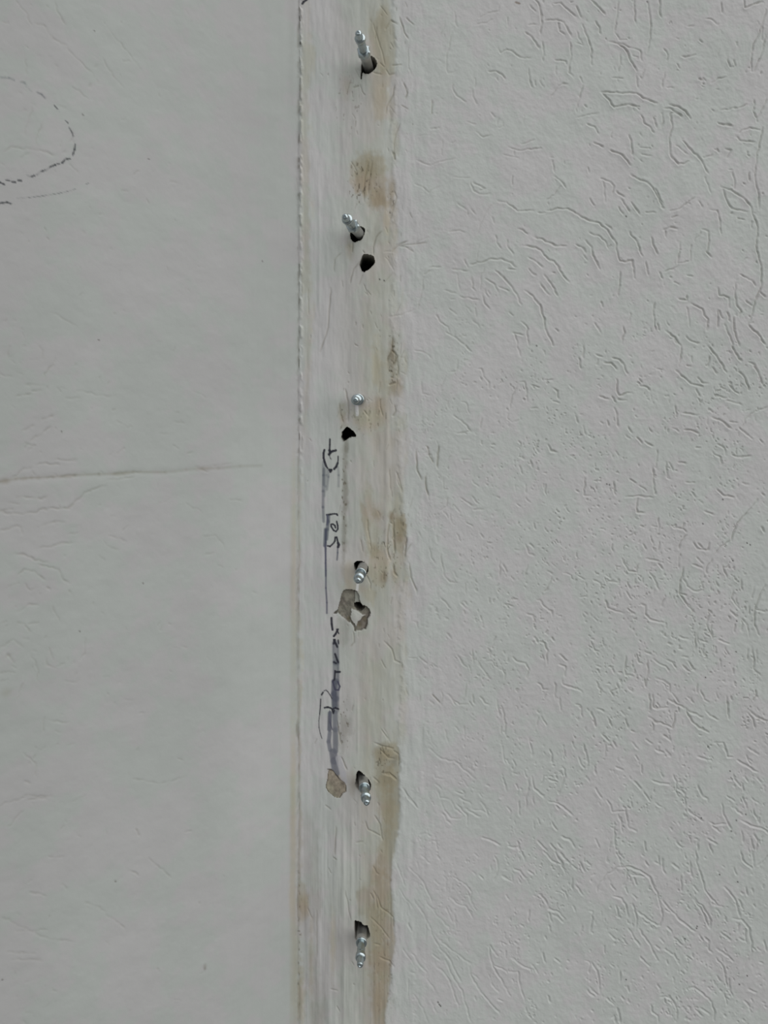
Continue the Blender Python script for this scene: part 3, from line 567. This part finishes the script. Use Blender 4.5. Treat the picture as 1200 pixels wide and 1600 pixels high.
# tiny black specks scattered on the rustic wall
for x, y in [(1098, 818), (1167, 848), (1172, 851), (1145, 876), (1151, 970), (1150, 1018), (1102, 1058), (1106, 1167), (1140, 1204), (1095, 1277), (1150, 1281), (1142, 1298), (1124, 1366), (1152, 1377),
             (1089, 1447), (1088, 1450), (1070, 1466), (978, 1530), (1155, 1538), (948, 756), (952, 757), (1129, 780), (1011, 2), (600, 438), (978, 338), (838, 540), (684, 1565), (686, 1569), (688, 1571), (1167, 1524), (1165, 1272), (593, 436)]:
    R.line([(x, y), (x + .6, y + .8)], 1.9, (0.05, 0.045, 0.04), .9)
R.line([(806, 3), (812, 5)], 3, (0.20, 0.15, 0.11), .7)
# pale streaks below two of the anchors, the upper one raised
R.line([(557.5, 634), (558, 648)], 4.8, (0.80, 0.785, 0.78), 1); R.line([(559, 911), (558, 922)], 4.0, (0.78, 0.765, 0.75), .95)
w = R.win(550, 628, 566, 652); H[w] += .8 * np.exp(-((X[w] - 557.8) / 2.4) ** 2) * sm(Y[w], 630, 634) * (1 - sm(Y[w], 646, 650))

# --- handwriting in marker, and its smears
INKM = np.zeros_like(H)
def wr(org, sc, txt, width, c=INK, a=.97, soft=1.0, lab=True, wob=None):
    width = width * 1.25 + .25
    R.wobble = wob
    for s in txt.split('|'):
        pts = [(org[0] + float(p.split(',')[0]) / sc, org[1] + float(p.split(',')[1]) / sc) for p in s.split()]
        R.line(pts, width, c, a, soft, INKM if lab else None)
    R.wobble = None
soften = (0.55 + .45 * streak).astype(np.float32)
A = (480, 680)
wr(A, 8, "205,330 203,500 200,700 198,900 205,1080|212,420 208,620", 3.2, SMEAR, .75, 2.4, True, soften)
wr(A, 8, "240,400 240,500 228,640 215,760|265,440 265,520 245,680|385,400 393,500 393,640", 2.6, SMEAR, .5, 2.6, False, soften)
wr(A, 8, "265,1010 262,1080 250,1180 240,1300|228,1180 218,1380", 4, SMEAR, .8, 2.6, True)
wr(A, 8, "232,1180 232,1340 232,1420 228,1600 232,1760", 1.7, (0.06, 0.065, 0.11), .9, 1.4)
wr((450, 850), 4.8, "277,0 283,120 284,200 284,330 291,440 291,520", 1.9, (0.10, 0.105, 0.15), .8, 1.6)
wr(A, 8, "380,1390 380,1470 372,1560", 1.8, SMEAR, .8, 1.8)
wr(A, 8, "283,50 282,120 280,180 276,250", 2.0); wr(A, 8, "278,190 292,215 272,240", 3.2); wr(A, 8, "300,205 320,200 358,190", 2.8); wr(A, 8, "280,265 290,290 300,300", 1.2, INK, .6)
wr(A, 8, "215,185 204,225 205,285 218,335 236,385", 2.6); wr(A, 8, "236,385 256,415", 1.8); wr(A, 8, "278,432 302,436 290,456", 3.0); wr(A, 8, "337,422 362,395 380,350", 2.8); wr(A, 8, "380,350 386,310 386,265", 1.5)
wr(A, 8, "245,996 290,992", 2.4); wr(A, 8, "290,992 340,983 370,988 378,1004", 1.9); wr(A, 8, "250,1000 255,1060 248,1120", 2.2, (0.09, 0.095, 0.14), .9, 1.4)
wr(A, 8, "368,1080 380,1130 382,1175 360,1206 330,1192 300,1145 298,1118 318,1112 345,1130 354,1160", 1.9)
wr(A, 8, "255,1384 285,1392 318,1362|330,1350 345,1325 350,1280 368,1276 376,1310 385,1350", 2.0); wr(A, 8, "385,1350 394,1372 386,1400", 3.2)
B = (480, 960)
wr(B, 5.333, "235,240 240,400 240,560 238,700 235,800", 8.0, SMEAR, .85, 3.5, True, soften)
wr(B, 5.333, "225,560 222,660 228,760", 7.0, (0.09, 0.10, 0.13), .8, 3, True)
wr(B, 5.333, "190,820 185,960", 5.2, SMEAR, .85, 2); wr(B, 5.333, "188,985 178,1060 190,1130", 4.8, (0.18, 0.19, 0.22), .85, 2); wr(B, 5.333, "232,820 235,960 235,1140", 6.4, (0.17, 0.18, 0.205), .85, 2.6)
wr(B, 5.333, "215,1150 225,1220 240,1320", 9.5, (0.15, 0.158, 0.185), .85, 3)
wr(B, 5.333, "262,1200 300,1330 310,1390", 7.5, (0.44, 0.44, 0.455), .7, 2.5, False)
wr(B, 5.333, "202,30 204,80 211,128", 2.6); wr(B, 5.333, "256,125 238,160 222,182|222,182 240,160", 2.4); wr(B, 5.333, "245,125 262,160", 1.5)
wr(B, 5.333, "222,212 238,245 250,272|230,212 220,245", 2.4); wr(B, 5.333, "258,215 262,245", 1.5)
wr(B, 5.333, "232,330 250,382 258,400|222,398 240,408", 2.4); wr(B, 5.333, "232,470 228,540 212,560", 2.0); wr(B, 5.333, "238,482 272,478", 2.6)
wr(B, 5.333, "212,552 222,590 232,625 262,630 272,600 255,560", 1.7, (0.06, 0.06, 0.1))
wr(B, 5.333, "145,776 172,770 200,780", 2.2); wr(B, 5.333, "210,788 235,778 260,788", 2.2); wr(B, 5.333, "206,786 218,820 225,800", 2.0); wr(B, 5.333, "188,800 190,900 210,960", 1.2, (.1, .1, .15), .8)
wr(B, 5.333, "120,668 132,648", 1.9); wr(B, 5.333, "140,635 156,630 170,640 190,668 206,700", 1.1, INK, .85); wr(B, 5.333, "112,705 110,760 104,830", 1.3, INK, .9); wr(B, 5.333, "104,830 97,885 98,940 108,990 122,1032", 1.0, INK, .8)
wr(B, 5.333, "172,1290 200,1295 230,1330 255,1350 285,1395", 1.8, (.12, .10, .09), .7, 1.5, False)
wr((440, 0), 10, "325,60 345,30 385,0 420,-30", 2.8)
H -= INKM * .12

# --- concrete showing where the plaster broke away
def poly(org, sc, txt): return [(org[0] + float(p.split(',')[0]) / sc, org[1] + float(p.split(',')[1]) / sc) for p in txt.split()]
O3 = (510, 860)
CR1 = poly(O3, 11.43, "310,710 360,700 430,698 500,722 545,735 575,790 590,880 605,940 650,985 720,1010 770,1060 792,1110 780,1170 745,1220 738,1300 700,1400 640,1420 560,1440 500,1445 490,1370 440,1300 380,1275 330,1225 270,1180 200,1110 165,1140 125,1130 150,1110 195,1075 215,1010 245,900 268,800")
CR2 = poly((480, 960), 5.333, "180,1290 215,1300 262,1365 310,1400 328,1430 325,1480 295,1500 270,1530 230,1525 205,1500 175,1480 155,1440 165,1400 172,1330")
def broken(P, dep, c, label, seed):
    P = np.array(P); w = R.win(P[:, 0].min() - 6, P[:, 1].min() - 6, P[:, 0].max() + 6, P[:, 1].max() + 6)
    j = (rough[w] - .5) * 2.2
    m = inside(P, X[w] + j, Y[w] + j)
    r1 = fbm(gx[w[1]], gy[w[0]], 4.5, 5.5, seed, 3, .65); r2 = fbm(gx[w[1]], gy[w[0]], 11, 14, seed + 5, 2, .6)
    H[w] = np.where(m, H[w] - dep * (.55 + r2) - (r1 - .3) * dep * .5, H[w])
    cc = np.array(c, np.float32) * (0.2 + 1.05 * r1 + .5 * r2)[..., None]
    col[w] = np.where(m[..., None], cc, col[w]); R.lab[w] = np.where(m, label, R.lab[w])
    edge = m & ~(inside(P, X[w] + j + 1.3, Y[w] + j + .6) & inside(P, X[w] + j - 1.3, Y[w] + j) & inside(P, X[w] + j, Y[w] + j - 1.6))
    R.paint((edge * (.25 + .75 * sm(r2, .4, .6)) * .75).astype(np.float32), w, (.09, .08, .06))  # dark outline of the break: edge shadow painted into the colour
    return w, m

R.lab[:] = 0
R.lab[X < ED] = 1
R.lab[(INKM > .45) & (X < ED)] = 2
broken(CR1, 3.6, (0.24, 0.22, 0.185), 3, 301); broken(CR2, .55, (0.30, 0.265, 0.205), 4, 302)
# smooth pale filler lump inside the big break
LUMP = poly(O3, 11.43, "430,1065 455,1045 480,1065 520,1075 590,1110 640,1160 700,1165 640,1205 605,1260 560,1290 545,1360 525,1375 500,1320 460,1280 425,1215 445,1110")
w = R.win(540, 945, 575, 985); m = inside(LUMP, X[w], Y[w])
col[w] = np.where(m[..., None], np.array((0.53, 0.52, 0.49), np.float32), col[w])
H[w] = np.where(m, H[w] * .3 - 1.0 + 1.2 * np.exp(-(((X[w] - 557) / 7) ** 2 + ((Y[w] - 966) / 9) ** 2)), H[w])
# hollow collar round the upper right of that hole and brown grit below it
w = R.win(552, 920, 562, 948); mm_ = ((X[w] > 554) & (X[w] < 561) & (Y[w] > 925) & (Y[w] < 943)); col[w] = np.where(mm_[..., None], np.array((0.42, 0.41, 0.37), np.float32) * (.8 + .4 * rough[w])[..., None], col[w])
for cx, cy, rr in [(569, 968, 5), (561.5, 977.5, 5), (545, 967, 4)]:
    R.blob(cx, cy, rr, rr, (0.17, 0.145, 0.095), .85, rough, .4)
R.line(poly(O3, 11.43, "500,740 505,860 500,940"), 1.3, (.07, .06, .05), .8)

# --- drilled holes
HOLES = {
 10: poly((530, 30), 15, "700,850 770,868 830,905 868,960 882,1030 862,1110 820,1175 760,1225 690,1265 650,1276 600,1262 570,1240 545,1235 530,1290 522,1390 510,1400 512,1330 515,1240 525,1150 528,1060 540,960 600,890"),
 11: poly((520, 320), 13.33, "450,470 560,455 620,465 660,490 665,550 650,610 620,680 590,730 520,745 460,775 410,755 380,700 362,640 370,580 390,520"),
 12: poly((520, 320), 13.33, "650,1030 740,1038 800,1050 845,1075 862,1120 880,1190 850,1240 800,1290 740,1345 680,1380 650,1395 610,1370 585,1310 562,1240 575,1170 600,1110 620,1060"),
 13: poly((520, 600), 15, "340,1005 375,1030 440,1080 495,1125 538,1185 535,1235 490,1225 440,1238 390,1250 350,1285 300,1320 258,1338 225,1300 200,1255 215,1190 220,1120 260,1080 300,1035"),
 14: poly((510, 860), 11.43, "505,225 540,200 600,195 660,205 710,245 745,300 742,370 720,420 640,430 560,420 530,380 505,320 495,270"),
 15: poly((510, 860), 11.43, "497,950 560,942 605,945 620,970 650,985 690,990 700,1020 660,1065 620,1090 590,1100 560,1080 520,1045 495,1000"),
 16: poly((530, 1190), 15, "440,222 490,225 560,290 640,370 700,450 742,530 735,640 700,690 600,720 500,700 450,650 400,570 372,530 395,450 400,330 415,260"),
 17: poly((530, 1420), 15, "365,272 440,290 500,310 540,360 600,395 665,400 690,470 710,560 718,620 700,670 650,700 560,760 440,740 375,680 372,560 365,420"),
}
for k, P in HOLES.items():
    P = np.array(P); w = R.win(P[:, 0].min() - 5, P[:, 1].min() - 5, P[:, 0].max() + 5, P[:, 1].max() + 5)
    m = inside(P, X[w], Y[w])
    R.hole[w] = np.where(m, -68.0, R.hole[w]); R.lab[w] = np.where(m, k, R.lab[w])
    lip = ~m & (inside(P + [1.4, 0], X[w], Y[w]) | inside(P - [1.4, 0], X[w], Y[w]) | inside(P + [0, 1.6], X[w], Y[w]) | inside(P - [0, 1.6], X[w], Y[w]))
    R.paint((lip * .45).astype(np.float32), w, (0.36, 0.34, 0.29)); H[w] += np.where(lip & (k != 15), .25, 0)
    R.paint((m * 1.0).astype(np.float32), w, (0.06, 0.055, 0.045) if k != 15 else (0.16, 0.14, 0.11))  # interiors darker than the concrete: shade of the hole put into the colour

R.H = H.astype(np.float32)
# outermost rows and columns run back so the wall has thickness
bk = np.zeros_like(R.hole); bk[0, :] = bk[-1, :] = -240; bk[:, -1] = -240
R.hole = np.minimum(R.hole, bk)

names = {0: 'wall_right', 1: 'plaster_band', 2: 'marker_writing', 3: 'broken_patch', 4: 'broken_patch'}
mats = {0: M_wall, 1: M_band, 2: M_ink, 3: M_conc, 4: M_conc}
parents = {1: 0, 2: 1, 3: 1, 4: 1}
for k in HOLES: names[k] = 'drill_hole'; mats[k] = M_core; parents[k] = 1
def place_r(X_, Y_, h):
    return np.stack([(X_ - UX) * MM, -h, Z0 + (VY - Y_) * MM], -1)
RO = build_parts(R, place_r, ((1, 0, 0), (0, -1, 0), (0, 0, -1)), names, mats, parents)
struct(RO[0]); RO[0]['label'] = 'grey-white wall of rustic plaster scored with curving worm-track grooves'
RO[1]['label'] = 'smooth vertical band of trowelled plaster with brown stains along the corner'
RO[2]['label'] = 'dark blue and black handwritten marker with smears running down'
RO[3]['label'] = 'ragged patch of bare grey concrete around an empty hole'
RO[4]['label'] = 'small tan patch of bare plaster below the marker smear'
for k, t in {10: 'round dark hole around the topmost anchor', 11: 'dark hole around the second anchor from the top', 12: 'empty dark hole just below the second anchor', 13: 'empty black hole beside the top of the writing',
             14: 'dark hole around the anchor above the concrete patch', 15: 'black hole in the bare concrete patch', 16: 'teardrop-shaped dark hole beside the tan patch', 17: 'ragged dark hole around the lowest anchor'}.items():
    RO[k]['label'] = t

# ------------------------------------------------------------------ LEFT WALL, turned towards the camera from the corner
TH = math.radians(31); ct, st = math.cos(TH), math.sin(TH)
HX = (CORNER - UX) * MM
def left_uv(u, v):
    """photograph point -> (distance along the left wall, level), both in wall pixels; distance grows towards the corner"""
    k = (u - UX) / F
    t = (HX - k * D) / (ct - k * st)       # ray meets the wall
    dep = D - t * st
    return -t / MM, VY + (v - VY) * dep / D
far = left_uv(-8, 0)[0]
cols = [left_uv(u, 0)[0] for u in np.arange(-8, CORNER, 1.9)]
lx = np.concatenate([spread(far, 2.5, 24, 1.24, -1)[::-1], cols, [0.0, 5.0]])
ly = np.concatenate([spread(-8, 2, 27, 1.22, -1)[::-1], np.arange(-8, 1608, 1.5), spread(1608, 2, 27, 1.22, 1)])
Lw = Sheet(lx, ly); LX = Lw.X.astype(np.float32); LY = Lw.Y.astype(np.float32)
a_mid = fbm(lx, ly, 26, 24, 111, 3); a_big = fbm(lx, ly, 120, 160, 121, 3); a_fine = fbm(lx, ly, 7, 6, 131, 2); a_st = fbm(lx, ly, 9, 140, 141, 2); a_r = fbm(lx, ly, 8, 10, 151, 3, .6)
near = sm(LX, -150, -20)
LH = (a_big - .5) * 2.6 + (a_mid - .5) * .8 + (a_fine - .5) * .16 * (1 - near) + (a_st - .5) * .8 * near
LT = [((0, 0), 5.0, """
.5 130,10 200,90 245,190|.5 430,20 460,110 520,190|.5 270,185 340,195 400,290 530,360|.5 400,300 520,355|.5 530,380 590,450 680,540 740,600|.5 840,220 920,320 1010,420 1100,540|.5 800,450 870,570 960,690|.4 560,680 690,770
.6 320,975 275,1130|.4 245,830 225,960 190,1050|.6 20,1190 90,1155 220,1160 330,1185 430,1215|.5 240,1190 160,1240|.4 0,160 70,180|.4 540,1280 610,1350|.5 200,460 210,580|.5 1040,1360 1090,1340|.4 470,1150 490,1100"""),
((0, 480), 5.0, """
.5 0,520 90,545|.5 70,300 60,390 100,380|.8 130,700 180,680 240,680|.7 250,658 320,650|.5 200,600 350,612|.5 300,300 340,340 335,400|.6 440,400 400,460 350,510 350,570|.4 440,620 480,660|.4 600,655 750,680 900,695|.4 510,710 630,715
.8 325,870 410,850|.8 175,965 270,920|.7 240,1040 310,1005 390,930|.5 190,1060 270,1085 210,1120|.4 920,890 1000,935 1055,920|.6 430,1195 560,1198 600,1190|.7 90,1340 180,1270 250,1250|.7 275,1235 350,1220 470,1235|.6 480,1325 600,1310
.6 900,1300 1100,1285|.6 900,1310 1040,1305|.5 820,1350 1050,1330|.7 130,1495 190,1475 320,1500 380,1475|.5 70,1530 150,1535|.7 0,1590 100,1590|.7 320,1585 450,1567 530,1570 620,1490 720,1420 820,1395|.5 970,1090 920,1150|.4 400,40 520,100 600,150"""),
((0, 780), 5.0, """
.8 0,105 120,118 280,100 360,72 520,70|.7 0,248 70,240 130,205 170,215 175,270|.7 330,205 440,178|.5 440,180 510,185|.6 305,375 400,368 460,345 580,332|.8 115,425 200,435 270,475 380,505|.7 300,515 450,545 490,630 540,655
.7 135,590 190,550 260,570 350,630|.6 55,690 150,655|.5 200,665 240,710 285,685|.7 360,695 400,705|.7 150,870 220,830 300,825|.5 405,840 440,900 465,960|.6 20,970 60,955|.6 125,965 190,975 230,1040|.6 225,975 310,960|.6 0,1165 100,1095 170,1150
.8 60,1210 115,1275|.5 240,1215 270,1270 300,1340 295,1420|.5 380,1165 415,1250|.5 365,1250 370,1290 430,1320 500,1290|.5 525,1230 525,1260|.5 660,1080 665,1190 620,1260|.5 0,1360 120,1358|.5 0,1425 60,1415|.5 180,1440 150,1550|.5 850,285 930,305 980,335
.5 810,335 870,385 920,395|.5 770,440 820,480|.5 530,275 610,265|.5 510,1420 560,1435 620,1420|.5 320,80 400,70"""),
((0, 1100), 2.4, """
.5 165,50 160,105|.5 80,180 130,220 135,270|.5 85,345 200,348|.5 105,360 180,350|.5 0,380 100,350|.4 500,280 600,300 690,275|.5 560,580 640,650|.5 400,790 470,840|.5 180,575 240,575|.5 230,680 255,695|.5 110,705 170,720|.7 510,468 520,495|.6 485,625 520,640|.6 430,662 440,660
.4 0,800 180,880 280,890|.4 60,850 180,850|.4 20,930 130,940|.4 40,960 170,960|.5 90,290 110,300|.5 320,740 400,780|.5 180,60 260,70|.5 270,370 320,340|.5 30,460 90,400"""),
((240, 600), 5.0, """
.4 300,650 480,640 620,620|.6 330,655 420,685|.4 600,905 700,915|.4 380,1190 480,1185 560,1290|.4 400,1330 470,1320|.3 40,390 180,395|.4 170,300 240,300|.3 300,50 420,110|.4 40,940 130,890|.3 250,930 380,1010""")]
LG = np.zeros_like(LH); rng2 = np.random.default_rng(9); allL = []
for org, sc, txt in LT:
    for pts, dep in parse([(org, txt)], sc, rng2, .5): allL.append(([left_uv(*p) for p in pts], dep))
for _ in range(420):
    u = rng2.uniform(0, 430) ** 1.0; v = rng2.uniform(0, 1600)
    if rng2.random() < u / 420: continue
    an = rng2.uniform(0, math.pi); q = rng2.choice([2, 4, 7, 11]) / 2
    allL.append(([left_uv(u - math.cos(an) * q, v - math.sin(an) * q * .6), left_uv(u + math.cos(an) * q, v + math.sin(an) * q * .6)], rng2.uniform(.2, .55)))
Lw.Xw = Lw.X + (fbm(lx, ly, 7, 7, 931, 2) - .5) * 4; Lw.Yw = Lw.Y + (fbm(lx, ly, 7, 7, 933, 2) - .5) * 4; Lw.dmod = (.5 + .8 * sm(fbm(lx, ly, 8, 8, 935, 2), .25, .7))
Lw.grooves(allL, LG, 1.25)
Lw.Xw = Lw.X; Lw.Yw = Lw.Y; Lw.dmod = None
LH -= .62 * LG
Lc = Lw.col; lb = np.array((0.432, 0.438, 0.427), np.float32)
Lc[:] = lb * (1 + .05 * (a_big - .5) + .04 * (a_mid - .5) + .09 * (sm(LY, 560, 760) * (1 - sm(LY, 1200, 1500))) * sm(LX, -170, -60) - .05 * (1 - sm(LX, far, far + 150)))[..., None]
g_ = (.38 * LG)[..., None].clip(0, .6); Lc[:] = Lc * (1 - g_) + g_ * np.array((0.30, 0.29, 0.25), np.float32)
LF = (slice(None), slice(None))
# the long soft crack running across to the corner
def lpts(org, sc, txt): return [left_uv(org[0] + float(p.split(',')[0]) / sc, org[1] + float(p.split(',')[1]) / sc) for p in txt.split()]
crack = lpts((0, 500), 2.4, "-60,612 0,606 60,596 120,592 200,588 280,582 370,578 430,577 500,570 620,571 700,562 760,556 820,556 900,548 980,546")
Lw.line(crack, 3.6, (0.29, 0.28, 0.24), .36, 5.0); Lw.line(crack[:10], 1.6, (0.26, 0.25, 0.21), .38, 2.2)
for u, v, rx, ry, a in [(8, 752, 7, 5, .55), (38, 748, 5, 3, .3), (60, 747, 4, 3, .3), (105, 745, 12, 3, .3), (190, 740, 14, 4, .35), (320, 733, 16, 4, .35), (10, 1082, 8, 8, .3)]:
    c_ = left_uv(u, v); Lw.blob(c_[0], c_[1], rx, ry, (0.27, 0.25, 0.20), a, a_r, .35)
for pts in [crack]:
    GG = np.zeros_like(LH); Lw.grooves([(pts, 1.0)], GG, 4.5); LH -= .40 * GG * sm(-LX, 60, 200)
# dirt along the corner
for u, v, rx, ry, c, a in [(456, 60, 6, 120, GRIME, .10), (459, 880, 5, 200, YELLOW, .5), (458, 1260, 6, 160, YELLOW, .75), (456, 1400, 7, 40, YELLOW, .6), (460, 1500, 6, 120, BROWN, .35), (464, 1138, 3, 14, GRIME, .8), (465, 960, 3, 120, GRIME, .3), (320, 1510, 3, 6, GRIME, .4), (320, 1513, 2, 3, GRIME, .5)]:
    c_ = left_uv(u, v); Lw.blob(c_[0], c_[1], rx, ry, c, a, a_r, .5)
gh = sm(LX, -17, -12) * sm(LY, 660, 800) * (.35 + .5 * sm(a_st, .35, .65)); Lw.paint((gh * .6).astype(np.float32), LF, (0.37, 0.355, 0.295))
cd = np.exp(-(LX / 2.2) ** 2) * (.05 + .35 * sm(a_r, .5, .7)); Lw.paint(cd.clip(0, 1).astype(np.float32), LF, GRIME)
LH += 1.0 * np.exp(-((LX + 3.5) / 2.5) ** 2) * (a_r - .3) - .15 * np.exp(-(LX / 1.4) ** 2)
# marker loop on the left, broken up by the relief
LM = np.zeros_like(LH)
dash = sm(fbm(lx, ly, 5, 4, 161, 2, .7), .40, .52).astype(np.float32)
def lwr(org, sc, txt, width, a, c=(0.05, 0.055, 0.06), wob=None, soft=1.0, M=LM):
    Lw.wobble = wob
    for s in txt.split('|'): Lw.line(lpts(org, sc, s), width, c, a, soft, M)
    Lw.wobble = None
lwr((0, 0), 5, "10,605 70,608 120,630 190,645 205,670", 2.6, .55, (0.20, 0.22, 0.22), dash, 2.5, None)
lwr((0, 0), 5, "205,670 250,720", 1.6, .3, (0.20, 0.22, 0.22), dash, 2, None)
lwr((0, 0), 5, "292,722 325,738 350,765", 2.6, .6, (0.14, 0.15, 0.16), None, 1.6)
lwr((0, 0), 5, "425,825 470,880 500,930 530,962|540,1000 560,1030 575,1072", 2.0, .8, (0.08, 0.085, 0.09), dash)
lwr((0, 0), 5, "588,1130 582,1170 568,1212", 2.3, .85)
lwr((0, 0), 5, "545,1240 510,1245 490,1270 430,1290 390,1305 360,1330 320,1340 290,1365 240,1382 215,1372", 2.4, .9, (0.05, 0.055, 0.06), (0.25 + .75 * dash).astype(np.float32))
lwr((0, 0), 5, "165,1412 140,1410|120,1424 95,1422|75,1412 52,1408|32,1440 0,1425 -60,1400", 2.4, .9)
lwr((0, 0), 5, "690,1432 675,1438|585,1478 550,1490|545,1492 460,1510 400,1520|400,1520 330,1532 230,1542 135,1548", 1.3, .65, (0.10, 0.11, 0.11), (0.35 + .65 * dash).astype(np.float32))
lwr((0, 0), 5, "85,1590 55,1580 0,1586 -60,1600", 2.4, .9)
for u, v in [(410, 408), (147, 48), (129, 179), (232, 248), (223, 911), (124, 986), (154, 531), (96, 674), (3, 1531), (180, 1377)]:
    p = left_uv(u, v); Lw.line([p, (p[0] + .8, p[1] + .5)], 1.8, (0.14, 0.13, 0.12), .8)
Lw.H = LH.astype(np.float32)
Lw.lab[:] = 0; Lw.lab[LM > .4] = 2
bk = np.zeros_like(Lw.hole); bk[0, :] = bk[-1, :] = -240; bk[:, 0] = -240; Lw.hole = np.minimum(Lw.hole, bk)
EX = (ct, st, 0); EN = (st, -ct, 0)
def place_l(X_, Y_, h):
    t = X_ * MM
    return np.stack([HX + t * ct + h * st, t * st - h * ct, Z0 + (VY - Y_) * MM], -1)
LO = build_parts(Lw, place_l, (EX, EN, (0, 0, -1)), {0: 'wall_left', 2: 'marker_loop'}, {0: M_left, 2: M_ink}, {2: 0})
struct(LO[0]); LO[0]['label'] = 'smoother pale grey plastered wall left of the corner with a faint horizontal crack'
if 2 in LO: LO[2]['label'] = 'broken black marker loop drawn on the left wall'

# ------------------------------------------------------------------ ANCHOR BOLTS
def metal(name, c, rough, grain=.12):
    m = bpy.data.materials.new(name); m.use_nodes = True; n = m.node_tree.nodes; l = m.node_tree.links; b = n['Principled BSDF']
    b.inputs['Metallic'].default_value = 1.0
    tcn = n.new('ShaderNodeTexCoord'); t = n.new('ShaderNodeTexNoise'); t.inputs['Scale'].default_value = 180; t.inputs['Detail'].default_value = 2
    l.new(tcn.outputs['Object'], t.inputs['Vector'])
    r = n.new('ShaderNodeValToRGB'); r.color_ramp.elements[0].position = .3; r.color_ramp.elements[1].position = .7
    r.color_ramp.elements[0].color = tuple(x * .90 for x in c) + (1,); r.color_ramp.elements[1].color = tuple(c) + (1,)
    l.new(t.outputs['Fac'], r.inputs[0]); l.new(r.outputs[0], b.inputs['Base Color'])
    mr = n.new('ShaderNodeMapRange'); mr.inputs['To Min'].default_value = rough - grain / 2; mr.inputs['To Max'].default_value = rough + grain / 2
    l.new(t.outputs['Fac'], mr.inputs['Value']); l.new(mr.outputs[0], b.inputs['Roughness'])
    return m
M_zinc = metal('zinc_plated_steel', (0.46, 0.52, 0.535), .22, .05)
M_slv = metal('dull_zinc_sleeve', (0.50, 0.50, 0.49), .48)

def lathe(name, prof, parent, mat, seg=28, hexa=()):
    """prof: (distance along the bolt, radius) in mm; rows listed in hexa are six sided"""
    vs = []; fs = []
    for r_i, (z, r) in enumerate(prof):
        for k in range(seg):
            a = 2 * math.pi * k / seg; rr = r
            if r_i in hexa:
                q = (a + math.pi / 6) % (math.pi / 3) - math.pi / 6; rr = r * math.cos(math.pi / 6) / math.cos(q)
            vs.append((rr * .001 * math.cos(a), rr * .001 * math.sin(a), z * .001))
    for i in range(len(prof) - 1):
        for k in range(seg):
            a = i * seg + k; b = i * seg + (k + 1) % seg
            fs.append((a, b, b + seg, a + seg))
    n = len(vs); vs.append((0, 0, prof[0][0] * .001)); vs.append((0, 0, prof[-1][0] * .001)); last = (len(prof) - 1) * seg
    for k in range(seg):
        fs.append((n, (k + 1) % seg, k)); fs.append((n + 1, last + k, last + (k + 1) % seg))
    me = bpy.data.meshes.new(name); me.from_pydata(vs, [], fs); me.materials.append(mat); me.update()
    me.polygons.foreach_set('use_smooth', np.ones(len(fs), bool)); me.set_sharp_from_angle(angle=math.radians(32))
    o = bpy.data.objects.new(name, me); C.objects.link(o); o.parent = parent
    return o

#         base px        tip px          length nut    roll label
BOLTS = [((574.5, 101.5), (559.6, 51.0), 78, True, 10, 'topmost anchor bolt, hex nut and threaded zinc end pointing upwards out of a round hole'),
         ((560.5, 364.0), (538.6, 338.5), 79, True, 25, 'second anchor bolt from the top, with hex nut, just above an empty hole'),
         ((564.0, 623.6), (555.2, 625.2), 76, False, 0, 'zinc anchor bolt seen end-on, above the empty black hole and the writing'),
         ((567.0, 886.0), (559.2, 907.5), 75, False, 0, 'anchor bolt pointing down just above the bare concrete patch'),
         ((567.5, 1219.0), (573.0, 1255.0), 58, False, 0, 'short anchor bolt in a teardrop-shaped hole right of the tan patch'),
         ((565.5, 1456.0), (562.6, 1509.0), 57, False, 0, 'lowest anchor bolt in a ragged hole beside a brown stain')]
for (bp_, tp, Lh, nut, roll, lab) in BOLTS:
    base = px(*bp_); dep = D - Lh * .001
    tip = Vector(((tp[0] - UX) * MM * dep / D, -Lh * .001, Z0 + (VY - tp[1]) * MM * dep / D))
    root = bpy.data.objects.new('anchor_bolt', None); C.objects.link(root); root.empty_display_size = .02
    q = (tip - base).to_track_quat('Z', 'Y'); root.rotation_mode = 'QUATERNION'
    root.rotation_quaternion = q @ Matrix.Rotation(math.radians(roll), 4, 'Z').to_quaternion(); root.location = base
    root['label'] = lab; root['category'] = 'bolt'; root['group'] = 'anchor bolts in the plaster band'
    Lr = (tip - base).length * 1000
    s_end = Lr - (52 if nut else 39)          # outer end of the expansion sleeve
    sl = lathe('sleeve', [(-60, 5.9), (s_end - 7, 6.1), (s_end - 6.6, 6.35), (s_end - 1.2, 6.3), (s_end, 5.6)], root, M_slv)
    lathe('washer', [(s_end, 5.2), (s_end + .3, 6.6), (s_end + 1.8, 6.8), (s_end + 2.2, 6.2)], root, M_zinc)
    if nut:
        lathe('nut', [(s_end + 2.2, 6.6), (s_end + 3.2, 8.3), (s_end + 9.8, 8.3), (s_end + 10.9, 6.7), (s_end + 11.2, 4.8)], root, M_zinc, 36, (1, 2))
    a0 = s_end + (11.2 if nut else 2.2)
    pr = [(a0, 4.3)]
    pr += [(a0 + 9, 4.3), (a0 + 9.4, 4.9)] if not nut else []
    z = a0 + (10 if not nut else .6); zz = Lr - 21
    while z < zz - 1:                          # thread
        pr += [(z, 4.75), (z + .35, 4.86), (z + .75, 4.86), (z + 1.1, 4.72)]; z += 1.45
    pr += [(zz, 4.7), (Lr - 19.0, 5.6), (Lr - 17, 6.1), (Lr - 12.5, 6.2), (Lr - 11.5, 5.3), (Lr - 11.2, 4.3), (Lr - 2.2, 3.9), (Lr - .8, 3.3), (Lr - .1, 2.2), (Lr, 1.6), (Lr - .9, .9), (Lr - 1.0, .3)]
    lathe('threaded_rod', pr, root, M_zinc)

print('triangles', sum(len(m.polygons) * 2 for m in bpy.data.meshes))
